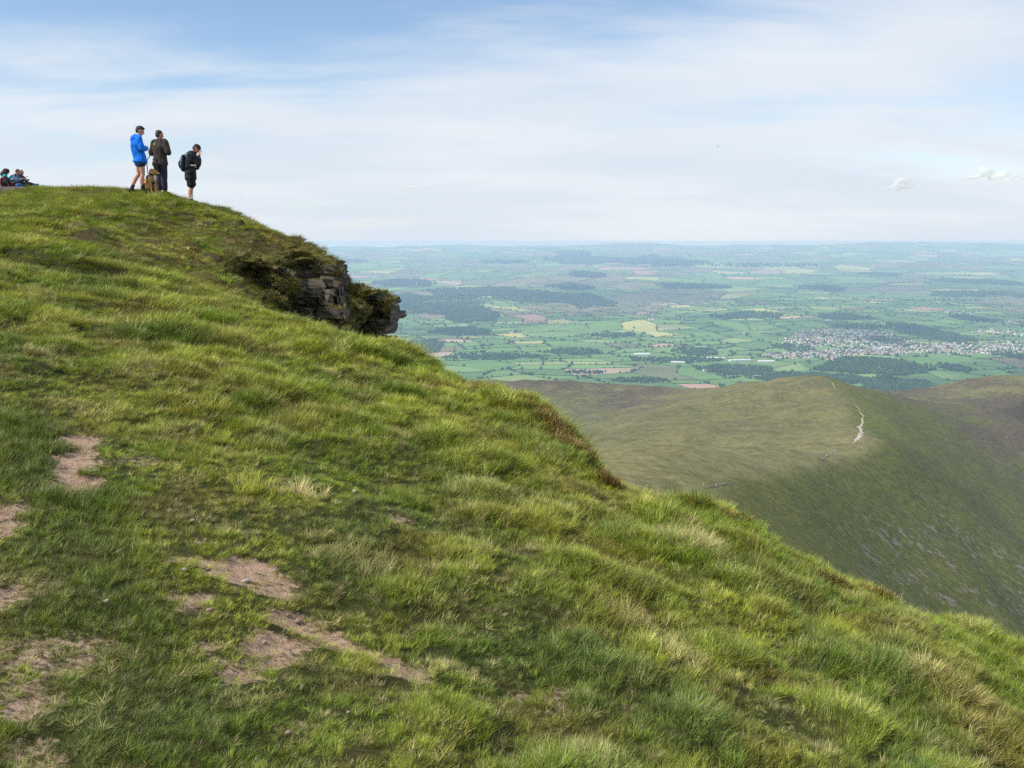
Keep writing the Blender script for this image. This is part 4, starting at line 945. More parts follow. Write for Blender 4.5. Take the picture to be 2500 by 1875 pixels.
po = sculpt('hip_pouch', lambda bm: (ring_tube(bm, [(0, 0, 0.10), (0.01, -0.01, 0.0), (0.02, 0, -0.10)], [0.05, 0.078, 0.05]), ring_tube(bm, [(0.03, 0, 0.0), (0.05, 0, -0.13)], [0.03, 0.02]), ring_tube(bm, [(-0.02, 0, 0.0), (-0.01, -0.01, -0.15)], [0.03, 0.02])), cloth('grey fur', (0.055, 0.052, 0.050), 0.95, 90, 0.4), 0.009, 1, 0.018, 30)
po.location = at_person(L2, F2, (-0.03, -0.185, 0.84), 0.945); tag(po, 'dark grey fuzzy bundle hanging at the back of the fleece', 'pouch')
# man with cap and backpack
J3 = std(pelvis=(0, 0, 0.92), waist=(0, 0.0, 1.06), chest=(0, 0.03, 1.26), upper=(0, 0.06, 1.39), neck=(0, 0.12, 1.465), head=(0, 0.205, 1.565), pitch=0.70, shR=(0.185, 0.06, 1.40), shL=(-0.185, 0.06, 1.40),
         elR=(0.20, 0.25, 1.11), wrR=(0.09, 0.27, 1.36), hdR=(-0.15, 0.05, 1), hnR=(-0.6, 0.2, 0.1), curlR=0.7, elL=(-0.25, 0.16, 1.06), wrL=(0.06, 0.20, 1.05), hdL=(1, -0.35, 0.1), hnL=(0, -1, 0), hipR=(0.09, 0, 0.89), hipL=(-0.09, 0, 0.89), knR=(0.085, 0.03, 0.48), knL=(-0.085, 0.0, 0.48), anR=(0.08, 0.0, 0.09), anL=(-0.08, -0.05, 0.09))
L3 = ground(468, 487, 27.2); F3 = R_(-78)
o3, H, HR = person('person in dark cap, black jacket and shorts, head bowed, hand to face', L3, F3, J3, SKIN2)
legs(o3, J3, BLACK_C, 0.92, 'shorts', 0.036); jacket(o3, J3, BLACK_J, 0.70, 0.040, 0.012, fold=0.014); footwear(o3, J3, BOOT, 0.03, SOCK, 0.15)
hair(o3, H, HR, HAIR_D, [((0, -0.045, -0.005), (0.080, 0.075, 0.085))], 0.003)
sculpt('cap', lambda bm: (ell(bm, H(0, -0.012, 0.062), (0.090, 0.108, 0.078), HR), ring_tube(bm, [H(0, 0.07, 0.045), H(0, 0.13, 0.035), H(0, 0.17, 0.022)], [(0.075, 0.012), (0.07, 0.011), (0.045, 0.009)])), cloth('dark cap cloth', (0.035, 0.026, 0.022)), 0.008, 1, 0.003, 14, o3)
M_pack = cloth('dark blue backpack nylon', (0.014, 0.030, 0.070), 0.6, 30); M_strap = cloth('black strap', (0.012, 0.012, 0.013))
bp = bpy.data.objects.new('backpack', None); COL.objects.link(bp); bp.location = L3; bp.rotation_euler = (0, 0, F3); bp.scale = o3.scale = (0.965,)*3; tag(bp, 'dark blue backpack worn by the person with the cap', 'backpack')
sculpt('pack_body', lambda bm: (ring_tube(bm, [(0, -0.185, 0.98), (0, -0.215, 1.15), (0, -0.17, 1.34)], [(0.14, 0.080), (0.145, 0.090), (0.11, 0.06)])), M_pack, 0.012, 2, 0.008, 12, bp)
sculpt('front_pocket', lambda bm: ring_tube(bm, [(0, -0.265, 1.02), (0, -0.292, 1.12), (0, -0.275, 1.20)], [(0.095, 0.03), (0.10, 0.035), (0.085, 0.028)]), M_pack, 0.012, 2, 0.006, 14, bp)
for s in (-1, 1): simple('strap', lambda bm: ring_tube(bm, [(s*0.13, -0.17, 1.34), (s*0.15, 0.02, 1.475), (s*0.16, 0.20, 1.36), (s*0.17, 0.20, 1.20), (s*0.215, 0.02, 1.05), (s*0.16, -0.16, 1.02)], [(0.03, 0.010)]*6, side=(1, 0, 0), seg=8), M_strap, bp)
simple('reflector', lambda bm: ring_tube(bm, [(0.132, -0.245, 1.10), (0.118, -0.225, 1.26)], [0.008, 0.008], seg=6), WHITE, bp)
ph = simple('phone', lambda bm: bmesh.ops.create_cube(bm, size=1, matrix=Matrix.Diagonal((0.012, 0.15, 0.072, 1))), WHITE, None, False)
ph.location = at_person(L3, F3, (0.212, 0.115, 1.07), 0.965); ph.rotation_euler = (0, R_(70), F3); tag(ph, 'small white phone held at the side of the person with the cap', 'phone')
# dog
FUR = MT('golden dog fur'); _c = FUR.coord(); _n = FUR.noise(_c, 7, 4); _n2 = FUR.noise(_c, 60, 3)
FURM = FUR.bsdf(FUR.mix(FUR.ramp(_n2, 0.3, 0.7), FUR.mix(FUR.ramp(_n, 0.38, 0.62), (0.27, 0.145, 0.045), (0.58, 0.36, 0.14)), (0.46, 0.28, 0.11)), 0.9, 0.1, FUR.bump(_n2, 0.8, 0.01))
LD = ground(369, 470, 25.1); FD = R_(-118)
HD = Matrix.Rotation(R_(28), 3, 'Z') @ Matrix.Rotation(R_(-6), 3, 'X'); hcd = Vector((0, 0.085, 0.505))
def HDp(x, y, z): return hcd + HD @ Vector((x, y, z))
def dog_body(bm):
    ring_tube(bm, [(0, -0.15, 0.11), (0, -0.11, 0.20), (0, -0.02, 0.30), (0, 0.045, 0.36), (0, 0.075, 0.43), HDp(0, -0.01, -0.01)], [(0.105, 0.10), (0.115, 0.125), (0.105, 0.115), (0.095, 0.10), (0.068, 0.07), 0.06])
    ell(bm, HDp(0, 0, 0), (0.066, 0.080, 0.064), HD); ring_tube(bm, [HDp(0, 0.05, -0.008), HDp(0, 0.105, -0.022), HDp(0, 0.150, -0.030)], [(0.044, 0.042), (0.034, 0.033), (0.027, 0.026)])
    for s in (-1, 1):
        ring_tube(bm, [HDp(s*0.055, -0.02, 0.048), HDp(s*0.082, -0.015, 0.012), HDp(s*0.082, 0.0, -0.055)], [(0.014, 0.028), (0.014, 0.036), (0.010, 0.022)], side=(1, 0, 0))
        ring_tube(bm, [(s*0.065, 0.045, 0.32), (s*0.068, 0.050, 0.19), (s*0.062, 0.068, 0.12), (s*0.060, 0.072, 0.035)], [0.058, 0.040, 0.028, 0.025]); ring_tube(bm, [(s*0.060, 0.07, 0.025), (s*0.060, 0.115, 0.020)], [0.028, 0.024])
        ring_tube(bm, [(s*0.085, -0.12, 0.17), (s*0.125, -0.01, 0.155), (s*0.130, 0.02, 0.13)], [0.085, 0.062, 0.05]); ring_tube(bm, [(s*0.13, 0.015, 0.12), (s*0.125, -0.085, 0.045)], [0.045, 0.028]); ring_tube(bm, [(s*0.125, -0.085, 0.032), (s*0.125, 0.055, 0.024)], [0.028, 0.026])
    ring_tube(bm, [(0, -0.21, 0.09), (0.03, -0.30, 0.045), (0.10, -0.36, 0.035), (0.15, -0.36, 0.05)], [0.035, 0.027, 0.020, 0.012])
dg_ = sculpt('dog', dog_body, FURM, 0.008, 2, 0.009, 26); dg_.location = LD; dg_.rotation_euler = (0, 0, FD); dg_.scale = (1.1,)*3; tag(dg_, 'golden-brown dog sitting beside the person in blue, wearing a harness', 'dog')
simple('nose', lambda bm: ell(bm, HDp(0, 0.176, -0.018), (0.014, 0.010, 0.011)), BLACK_P, dg_)
for s in (-1, 1): simple('eye', lambda bm: ell(bm, HDp(s*0.034, 0.066, 0.022), (0.009, 0.008, 0.009)), EYE, dg_)
M_har = cloth('black harness webbing', (0.012, 0.012, 0.013)); M_bib = cloth('pale harness panel', (0.62, 0.60, 0.56))
def hoop(bm, c, rx, ry, tilt, r=0.011, squash=1.0):
    M = Matrix.Translation(c) @ Matrix.Rotation(tilt, 4, 'X'); n = 22; vs = []
    for k in range(n):
        a = 6.28319*k/n; q = Vector((rx*math.cos(a), ry*math.sin(a), 0)); o = Vector((math.cos(a), math.sin(a), 0))
        vs.append([bm.verts.new(M @ (q + o*(dx*0.6) + Vector((0, 0, dz)))) for dx, dz in ((-r, -r*1.4), (r, -r*1.4), (r, r*1.4), (-r, r*1.4))])
    for k in range(n):
        a, b = vs[k], vs[(k+1) % n]
        for j in range(4): bm.faces.new((a[j], a[(j+1) % 4], b[(j+1) % 4], b[j]))
simple('collar', lambda bm: hoop(bm, (0, 0.076, 0.435), 0.077, 0.080, R_(-18)), M_har, dg_); simple('harness_strap', lambda bm: hoop(bm, (0, 0.02, 0.325), 0.113, 0.122, R_(-48)), M_har, dg_)
simple('chest_panel', lambda bm: ring_tube(bm, [(0, 0.150, 0.41), (0, 0.156, 0.36), (0, 0.150, 0.30)], [(0.026, 0.012), (0.034, 0.012), (0.024, 0.012)]), M_bib, dg_)
hand = at_person(L1, F1, (0.0, 0.25, 1.20), 0.945); neck_ = at_person(LD, FD, (0.055, -0.005, 0.45), 1.1)
ld = simple('dog_lead', lambda bm: (ring_tube(bm, [hand-hand, Vector((0.02, -0.06, -0.10)), Vector((0.05, -0.10, -0.22))+Vector((0, 0, 0.02)), (neck_-hand)*0.5+Vector((-0.02, -0.05, 0)), neck_-hand], [0.011]*5, seg=6, sub=6),
     ring_tube(bm, [Vector((0.0, 0, 0)), Vector((0.05, -0.02, -0.10)), Vector((0.075, -0.05, -0.17)), Vector((0.035, -0.06, -0.20))], [0.007]*4, seg=6, sub=5)), M_har)
ld.location = hand; tag(ld, 'thin black lead running from the person in blue to the dog', 'lead')
# the seated group at the left edge
def seated(label, loc, face, skin, **k):
    J = dict(pelvis=(0, 0, 0.13), waist=(0, 0.0, 0.27), chest=(0, 0.05, 0.46), upper=(0, 0.09, 0.58), neck=(0, 0.12, 0.66), head=(0, 0.18, 0.775), pitch=0.3, shR=(0.18, 0.08, 0.58), shL=(-0.18, 0.08, 0.58),
             elR=(0.23, 0.22, 0.36), wrR=(0.10, 0.42, 0.44), elL=(-0.22, 0.26, 0.36), wrL=(-0.08, 0.44, 0.42), hipR=(0.09, 0.04, 0.11), hipL=(-0.09, 0.04, 0.11), knR=(0.11, 0.46, 0.20), knL=(-0.11, 0.47, 0.24), anR=(0.11, 0.86, 0.10), anL=(-0.10, 0.88, 0.11), ftR=(0, 0.45, 1), ftL=(0, 0.45, 1))
    J.update(k); o, H, HR = person(label, loc, face, J, skin); return o, H, HR, J
SHIRT = cloth('blue-grey shirt', (0.115, 0.165, 0.265)); MAROON = cloth('dark maroon top', (0.075, 0.028, 0.030)); TEAL = cloth('teal top', (0.012, 0.27, 0.30))
LB = ground(37, 452, 47.0)
ob, H, HR, JB = seated('seated person in blue-grey shirt with legs stretched out, eating', LB, R_(-80), SKIN2)
legs(ob, JB, BLACK_C, 1.75, 'trousers', 0.02); jacket(ob, JB, SHIRT, 0.05, 0.030, 0.01, 'shirt'); footwear(ob, JB, cloth('blue-grey shoe', (0.06, 0.12, 0.19)), 0.05); hair(ob, H, HR, HAIR_D, SHORT)
LC = ground(47, 452, 48.6)
oc, H, HR, JC = seated('grey-haired seated person in dark maroon top beside the blue-grey shirt', LC, R_(-95), SKIN2, wrR=(0.08, 0.40, 0.52), pitch=0.1)
legs(oc, JC, BLACK_C, 1.9, 'trousers', 0.02); jacket(oc, JC, MAROON, 0.05, 0.03, 0.01, 'top'); footwear(oc, JC, BOOT, 0.05); hair(oc, H, HR, HAIR_G, SHORT)
LA = ground(8, 455, 44.0)
oa, H, HR, JA = seated('seated person with long dark hair and teal top at the left edge', LA, R_(-60), SKIN, wrR=(0.10, 0.40, 0.62), elR=(0.24, 0.20, 0.42), pitch=0.45)
legs(oa, JA, BLACK_C, 1.9, 'trousers', 0.02); jacket(oa, JA, TEAL, 0.05, 0.03, 0.01, 'top'); footwear(oa, JA, BOOT, 0.05)
hair(oa, H, HR, HAIR_D, [((0, -0.03, 0.05), (0.12, 0.13, 0.10)), ((0.05, -0.08, -0.04), (0.10, 0.10, 0.13)), ((-0.06, -0.07, -0.06), (0.09, 0.10, 0.14)), ((0, -0.12, -0.14), (0.12, 0.08, 0.12))], 0.03)
cup = simple('cup', lambda bm: ring_tube(bm, [(0, 0, 0), (0, 0, 0.09)], [0.032, 0.04], caps=1), BLACK_P); cup.location = at_person(LA, R_(-60), (0.09, 0.53, 0.60)); tag(cup, 'small black cup held up by the person in teal', 'cup')
snk = simple('food_packet', lambda bm: ring_tube(bm, [(0, -0.07, 0), (0, 0, 0.02), (0, 0.07, 0)], [(0.05, 0.02), (0.06, 0.035), (0.05, 0.02)]), cloth('brown paper packet', (0.25, 0.13, 0.09))); snk.location = at_person(LB, R_(-80), (0.02, 0.56, 0.36)); tag(snk, 'brown food packet in the hands of the person in blue-grey', 'packet')
# rucksack and blue bag on the stone slab
LS = ground(10, 470, 40.5); M_slab = plain('grey-brown stone', (0.20, 0.165, 0.15), 0.9, 0.2, 0.35, 6, 0.6, 0.03)
def slab_fill(bm):
    bmesh.ops.create_cube(bm, size=1); bmesh.ops.subdivide_edges(bm, edges=bm.edges[:], cuts=4, use_grid_fill=True)
    for v in bm.verts:
        p = Vector((v.co.x*2.1, v.co.y*0.9, v.co.z*0.30)); v.co = p + Vector((mnoise.noise(p*2.3), mnoise.noise(p*2.1+Vector((5, 0, 0))), 0.5*mnoise.noise(p*2+Vector((0, 7, 0)))))*0.07
st = simple('stone_slab', slab_fill, M_slab, None, False); st.location = (LS[0]+0.0, LS[1], LS[2]+0.02); st.rotation_euler = (0, 0, 0.08); tag(st, 'low grey stone slab under the rucksack at the left edge', 'stone')
M_rk = cloth('black rucksack nylon', (0.020, 0.016, 0.020), 0.6); M_red = cloth('red piping', (0.62, 0.035, 0.045), 0.6); M_gr = cloth('grey zip', (0.17, 0.16, 0.17))
rk = bpy.data.objects.new('rucksack', None); COL.objects.link(rk); rk.location = (LS[0]+0.18, LS[1]+0.05, LS[2]+0.165); rk.rotation_euler = (R_(12), R_(-22), 0.15); tag(rk, 'black rucksack with red edging leaning on the stone slab', 'rucksack')
sculpt('pack_body', lambda bm: ring_tube(bm, [(0, 0, 0.06), (0, 0.01, 0.22), (0, 0.03, 0.38)], [(0.22, 0.11), (0.23, 0.13), (0.15, 0.09)]), M_rk, 0.014, 2, 0.008, 10, rk)
simple('piping', lambda bm: ring_tube(bm, [(-0.20, -0.09, 0.03), (-0.215, -0.095, 0.20), (-0.14, -0.06, 0.39), (0.02, -0.05, 0.43)], [0.018]*4, seg=8), M_red, rk)
simple('piping', lambda bm: ring_tube(bm, [(0.215, -0.06, 0.03), (0.225, -0.07, 0.18)], [0.015]*2, seg=8), M_red, rk)
simple('zip', lambda bm: ring_tube(bm, [(0.07, -0.125, 0.03), (0.07, -0.135, 0.22), (0.04, -0.08, 0.42)], [0.010]*3, seg=8), M_gr, rk)
bb = sculpt('stuff_sack', lambda bm: (ring_tube(bm, [(-0.10, 0, 0.06), (0.02, 0, 0.085), (0.12, 0, 0.05)], [(0.07, 0.06), (0.09, 0.08), (0.04, 0.035)])), cloth('blue nylon', (0.012, 0.10, 0.34), 0.5), 0.01, 2, 0.008, 16); bb.location = (LS[0]+0.60, LS[1]+0.08, LS[2]+0.16); tag(bb, 'small blue stuff sack beside the rucksack', 'bag')

bpy.data.scenes.remove(TMP)
# ------------------------------------------------------------------ small stones and birds
M_stone = plain('reddish stone', (0.30, 0.20, 0.165), 0.85, 0.25, 0.3, 20, 0.5, 0.01); M_pst = plain('pale stone', (0.36, 0.32, 0.28), 0.85, 0.25, 0.2, 20, 0.4, 0.01)
ST = [boulder_mesh(20+k, M_stone, 2, 0.4, 'stone') for k in range(3)] + [boulder_mesh(30+k, M_pst, 2, 0.4, 'stone') for k in range(2)]
for a, b, r, k, lab in ((512,1476,17,0,'reddish stone between the two bare patches at lower left'),(450,1385,12,3,'pale stone on the turf left of the upper bare strip'),(452,1350,10,1,'reddish stone just left of the upper bare strip'),(600,1392,16,3,'pale flat stone on the lower rim of the upper bare strip'),(700,1455,12,0,'small reddish stone above the long bare patch'),(725,1462,14,1,'reddish stone at the top rim of the long bare patch'),
                        (705,1778,18,2,'dull stone in the short turf near the bottom edge'),(1010,1818,16,0,'dark red stone in the turf at bottom centre'),(1190,1688,10,4,'small pale stone in the grass below the slope middle'),(850,1735,10,1,'small red-brown stone right of the bottom bare strip'),(260,1464,13,3,'pale stone half sunk in dark grass at left'),(865,1192,11,4,'white stone chip on the grass in the middle of the slope'),(470,1268,12,1,'reddish stone beside a tussock left of centre'),(1160,1080,9,0,'tiny red stone high on the slope')):
    x, y = hit_near(a, b, -0.06); o = bpy.data.objects.new('stone', ST[k]); COL.objects.link(o); s = r/F_PX*y*0.5
    o.location = (x, y, float(hill_z(np.array(x), np.array(y)))+s*0.5+0.01); o.scale = (s*1.25, s, s*0.75); o.rotation_euler = (0.2*(k-2), 0.15, a*0.1); tag(o, lab, 'stone')
def bird(px, py, d, span, label):
    root = bpy.data.objects.new('bird', None); COL.objects.link(root); root.location = at(px, py, d); root.rotation_euler = (0, 0, 0.6); m = BLACK_C
    simple('bird_body', lambda bm: ring_tube(bm, [(0, -span*0.28, 0), (0, 0, 0), (0, span*0.2, 0.01)], [0.01*span, span*0.07, span*0.03], seg=8), m, root)
    for s in (-1, 1): simple('wing', lambda bm: ring_tube(bm, [(s*0.03*span, 0, 0), (s*0.25*span, 0.03*span, 0.09*span), (s*0.5*span, -0.05*span, 0.03*span)], [(span*0.02, span*0.10), (span*0.012, span*0.08), (span*0.006, span*0.02)], side=(0, 0, 1), seg=8), m, root)
    tag(root, label, 'bird')
bird(591, 483, 90, 0.30, 'tiny dark bird in the sky right of the person with the cap'); bird(1752, 358, 120, 0.45, 'tiny dark bird high in the sky right of centre')
# ------------------------------------------------------------------ small cumulus low in the sky, and unseen ones added overhead to shade the land
TMP = bpy.data.scenes.new('workbench')
def cloud_mat(name, lo, hi, scale):
    t = MT(name); d = t.N.new('ShaderNodeBsdfDiffuse'); d.inputs['Color'].default_value = (0.9, 0.9, 0.9, 1); tl = t.N.new('ShaderNodeBsdfTranslucent'); tl.inputs['Color'].default_value = (0.9, 0.9, 0.9, 1); tr = t.N.new('ShaderNodeBsdfTransparent')
    a = t.N.new('ShaderNodeMixShader'); a.inputs[0].default_value = 0.5; t.L.new(d.outputs[0], a.inputs[1]); t.L.new(tl.outputs[0], a.inputs[2])
    b = t.N.new('ShaderNodeMixShader'); t.put(b.inputs[0], t.ramp(t.noise(t.coord(), scale, 4, 0.6), 0.35, 0.65, lo, hi)); t.L.new(a.outputs[0], b.inputs[1]); t.L.new(tr.outputs[0], b.inputs[2]); t.L.new(b.outputs[0], t.out.inputs['Surface']); return t.m
M_cumulus = cloud_mat('cumulus', 0.72, 0.86, 0.002); M_shade_cloud = cloud_mat('thin shade cloud', 0.62, 0.88, 0.004)
def cumulus(px, py, d, wpx, hpx, seed, label):
    rng = np.random.default_rng(seed); s = d/F_PX; n = 46; u = np.clip(rng.normal(0, 0.45, n), -1, 1); top = np.clip(1-np.abs(u), 0.05, 1)*(0.6+0.4*np.sin(u*7+seed))
    def f(bm):
        for k in range(n): r = hpx*s*(0.12+0.24*rng.random()*(1-abs(u[k])*0.7)); ell(bm, (u[k]*wpx*s*0.5, rng.normal(0, 0.25)*wpx*s*0.4, rng.random()*top[k]*hpx*s), (r*1.5, r*1.2, r*0.8))
    o = sculpt('cloud', f, M_cumulus, hpx*s/11, 4, hpx*s*0.05, 7/(hpx*s)); o.location = at(px, py, d); tag(o, label, 'cloud')
cumulus(2205, 462, 24000, 95, 28, 3, 'small white cumulus cloud low in the sky, second from the right edge')
cumulus(2425, 436, 24000, 130, 34, 4, 'larger white cumulus cloud low in the sky at the right edge')
cumulus(1010, 460, 24000, 85, 14, 5, 'flat wisp of white cloud low in the sky right of the walkers')
def shade_cloud_bank():  # unseen cloud cover added to cast shade on ridge and valley
    rng = np.random.default_rng(17); v = Vector(SUN_V)
    def f(bm):
        for x, y, z, r, h in ((930,940,-400,260,1500),(1250,1950,-370,420,1600),(2900,5200,-715,620,2600),(2500,7600,-715,800,3000),(700,8800,-715,900,3300),(-700,7300,-715,650,3200),(4600,8600,-700,800,3200),(1700,12000,-640,1500,4200),(5200,13500,-640,1600,4400),(-1500,11500,-640,900,4200)):
            c = Vector((x, y, z)) + v*((h-z)/v.z)
            for k in range(30):
                th = rng.uniform(0, 6.28); q = math.sqrt(rng.random())*(0.75+0.35*math.sin(3*th+x)); rr = r*rng.uniform(0.14, 0.34); ell(bm, c + Vector((1.4*r*q*math.cos(th), 0.9*r*q*math.sin(th), rng.uniform(0, 0.1)*r)), (rr*1.3, rr, rr*0.45))
    tag(sculpt('shade_clouds', f, M_shade_cloud, 110.0, 2, 50.0, 0.004), 'thin broken cloud added overhead, out of view, to shade the land', None, kind='stuff')
shade_cloud_bank()
bpy.data.scenes.remove(TMP)
# ------------------------------------------------------------------ grass: countless blades, scattered tufts on the hillside
def blade_mat(name, gloss=0.06, trans=0.28):
    t = MT(name); tint = t.attr('tint', inst=True); r = t.attr('rnd', out='Fac'); h = t.attr('t', out='Fac')
    col = t.mix(t.ramp(h, 0.0, 0.45), t.mix(0.45, tint, (0.17, 0.155, 0.05)), tint)          # paler, dry sheath at the base
    col = t.mix(t.math('MULTIPLY', t.ramp(h, 0.6, 1.0), t.ramp(r, 0.3, 1.0)), col, t.mix(0.55, tint, (0.52, 0.50, 0.18)))
    hs = t.N.new('ShaderNodeHueSaturation'); t.put(hs.inputs['Value'], t.ramp(r, 0, 1, 0.55, 1.50)); t.L.new(col, hs.inputs['Color'])
    d = t.N.new('ShaderNodeBsdfDiffuse'); tr = t.N.new('ShaderNodeBsdfTranslucent'); g = t.N.new('ShaderNodeBsdfGlossy'); g.inputs['Roughness'].default_value = 0.38
    g.inputs['Color'].default_value = (0.6, 0.62, 0.58, 1)
    t.L.new(hs.outputs[0], d.inputs['Color']); t.L.new(hs.outputs[0], tr.inputs['Color'])
    m1 = t.N.new('ShaderNodeMixShader'); m1.inputs[0].default_value = trans; t.L.new(d.outputs[0], m1.inputs[1]); t.L.new(tr.outputs[0], m1.inputs[2])
    m2 = t.N.new('ShaderNodeMixShader'); m2.inputs[0].default_value = gloss*0.5; t.L.new(m1.outputs[0], m2.inputs[1]); t.L.new(g.outputs[0], m2.inputs[2])
    t.L.new(m2.outputs[0], t.out.inputs['Surface']); return t.m
M_blade = blade_mat('grass blade')
M_twig = blade_mat('heather twig', 0.04, 0.15)
def grit_mat():
    t = MT('grit'); return t.bsdf(t.attr('tint', inst=True), 0.9, 0.2)
M_grit = grit_mat()
def tuft_mesh(name, seed, n, length, width, spread, t0, t1, lean=0.0, seg=4, mat=None, jit=0.35):
    """one tuft: n curved tapering blades, length in metres; t0/t1 tilt from upright at root and tip (radians)"""
    rng = np.random.default_rng(seed); V = []; Q = []; T = []; tt = []; rr = []; nv = 0
    for b in range(n):
        a = rng.uniform(0, 6.283); rad = spread*math.sqrt(rng.random()); bx, by = rad*math.cos(a), rad*math.sin(a)
        dx, dy = math.cos(a)+lean+rng.normal(0, 0.5), math.sin(a)+rng.normal(0, 0.5); k = math.hypot(dx, dy)+1e-6; dx /= k; dy /= k
        L = length*rng.uniform(1-jit*1.5, 1+jit); w = width*rng.uniform(0.7, 1.25); th0 = abs(rng.normal(t0, 0.18)); th1 = th0 + (t1-t0)*rng.uniform(0.5, 1.4)
        px, pz = 0.0, -0.01; r = rng.random()
        tw = rng.uniform(-0.7, 0.7); sx, sy = -dy*math.cos(tw)+dx*math.sin(tw), dx*math.cos(tw)+dy*math.sin(tw)
        for s in range(seg+1):
            f = s/seg; cw = w*0.5*(1-f**1.6)*(0.75+0.5*min(1, f*4)) if s < seg else 0
            X, Y = bx+dx*px, by+dy*px
            if s < seg: V += [(X-sx*cw, Y-sy*cw, pz), (X+sx*cw, Y+sy*cw, pz)]; tt += [f, f]; rr += [r, r]
            else: V.append((X, Y, pz)); tt.append(1.0); rr.append(r)
            th = th0 + (th1-th0)*f; px += L/seg*math.sin(th); pz += L/seg*math.cos(th)
        for s in range(seg-1): i = nv+2*s; Q.append((i, i+1, i+3, i+2))
        T.append((nv+2*seg-2, nv+2*seg-1, nv+2*seg)); nv += 2*seg+1
    me = np_mesh(name, np.array(V), quads=np.array(Q), tris=np.array(T), mats=[mat or M_blade]); attr(me, 't', tt); attr(me, 'rnd', rr)
    return bpy.data.objects.new(name, me)          # source of instances; not linked to the scene
def scatter(name, label, srcs, P, rot, scl, tint, seed=0):
    n = len(P); me = bpy.data.meshes.new(name); me.vertices.add(n); me.vertices.foreach_set('co', np.asarray(P, np.float32).ravel()); me.update()
    attr(me, 'rot', rot, 'FLOAT_VECTOR'); attr(me, 'scl', scl, 'FLOAT_VECTOR'); attr(me, 'tint', np.c_[tint, np.ones(n)], 'FLOAT_COLOR')
    attr(me, 'pick', np.random.default_rng(seed).integers(0, len(srcs), n), 'INT')
    ng = bpy.data.node_groups.new(name+' scatter', 'GeometryNodeTree'); N = ng.nodes; L = ng.links
    ng.interface.new_socket('Geometry', in_out='INPUT', socket_type='NodeSocketGeometry'); ng.interface.new_socket('Geometry', in_out='OUTPUT', socket_type='NodeSocketGeometry')
    gi = N.new('NodeGroupInput'); go = N.new('NodeGroupOutput'); iop = N.new('GeometryNodeInstanceOnPoints'); jn = N.new('GeometryNodeJoinGeometry')
    mtp = N.new('GeometryNodeMeshToPoints'); L.new(gi.outputs[0], mtp.inputs['Mesh'])
    for s in srcs:
        oi = N.new('GeometryNodeObjectInfo'); oi.inputs['Object'].default_value = s; oi.inputs['As Instance'].default_value = True; L.new(oi.outputs['Geometry'], jn.inputs[0])
    def na(nm, ty):
        a = N.new('GeometryNodeInputNamedAttribute'); a.data_type = ty; a.inputs['Name'].default_value = nm; return a.outputs['Attribute']
    L.new(mtp.outputs[0], iop.inputs['Points']); L.new(jn.outputs[0], iop.inputs['Instance']); iop.inputs['Pick Instance'].default_value = True
    L.new(na('pick', 'INT'), iop.inputs['Instance Index']); L.new(na('rot', 'FLOAT_VECTOR'), iop.inputs['Rotation']); L.new(na('scl', 'FLOAT_VECTOR'), iop.inputs['Scale'])
    L.new(iop.outputs[0], go.inputs[0])
    o = link(bpy.data.objects.new(name, me)); md = o.modifiers.new('scatter', 'NODES'); md.node_group = ng
    return tag(o, label, None, kind='stuff')
GREEN = np.array((0.168, 0.242, 0.020)); YELL = np.array((0.305, 0.340, 0.040)); BLUE = np.array((0.115, 0.180, 0.034)); OLIVE = np.array((0.225, 0.195, 0.036)); STRAW = np.array((0.50, 0.42, 0.20)); RUST = np.array((0.20, 0.115, 0.035))
def lerp(a, b, t): return a + (b-a)*np.asarray(t)[:, None]
def tint_field(x, y, rng):
    n = len(x); c = np.tile(GREEN, (n, 1))
    c = lerp(c, YELL, sstep(-0.35, 0.45, fbm(x*0.9, y*0.8, 3, ox=1)))
    c = lerp(c, BLUE, 0.8*sstep(0.15, 0.6, fbm(x*0.7, y*0.6, 3, ox=13)))
    c = lerp(c, OLIVE, 0.8*sstep(0.2, 0.65, fbm(x*1.1, y*1.0, 3, ox=23)))
    c = lerp(c, STRAW, 0.52*sstep(0.36, 0.75, fbm(x*2.1, y*1.9, 3, ox=33)))
    c = lerp(c, RUST, 0.55*moss_mask(x, y)*sstep(-0.1, 0.4, fbm(x*0.8, y*0.9, 3, ox=43)))
    k = rng.random(n); c = np.where((k < 0.06)[:, None], STRAW*0.9, c); c = np.where(((k > 0.06) & (k < 0.11))[:, None], OLIVE, c)
    m, h = mound(x, y); nr = (y < 13.5)
    for lo, hi, col, amt in ((0.0, 0.14, BLUE, 0.35), (0.14, 0.34, YELL*1.05, 0.45), (0.34, 0.46, OLIVE, 0.4), (0.46, 0.56, STRAW*0.8, 0.3), (0.56, 0.7, GREEN*0.75, 0.5)):
        c = lerp(c, col, amt*nr*((h >= lo) & (h < hi))*sstep(0.05, 0.35, m))
    c = lerp(c, np.array((0.135, 0.110, 0.042)), 0.45*nr*(1-sstep(0.0, 0.15, m))*sstep(-0.2, 0.35, fbm(x*2.2, y*2.0, 2, ox=81)))
    c = lerp(c, np.array((0.075, 0.125, 0.020)), 0.75*lush(x, y))
    return c*np.clip(np.exp(rng.normal(0, 0.30, (n, 1))), 0.5, 1.8)
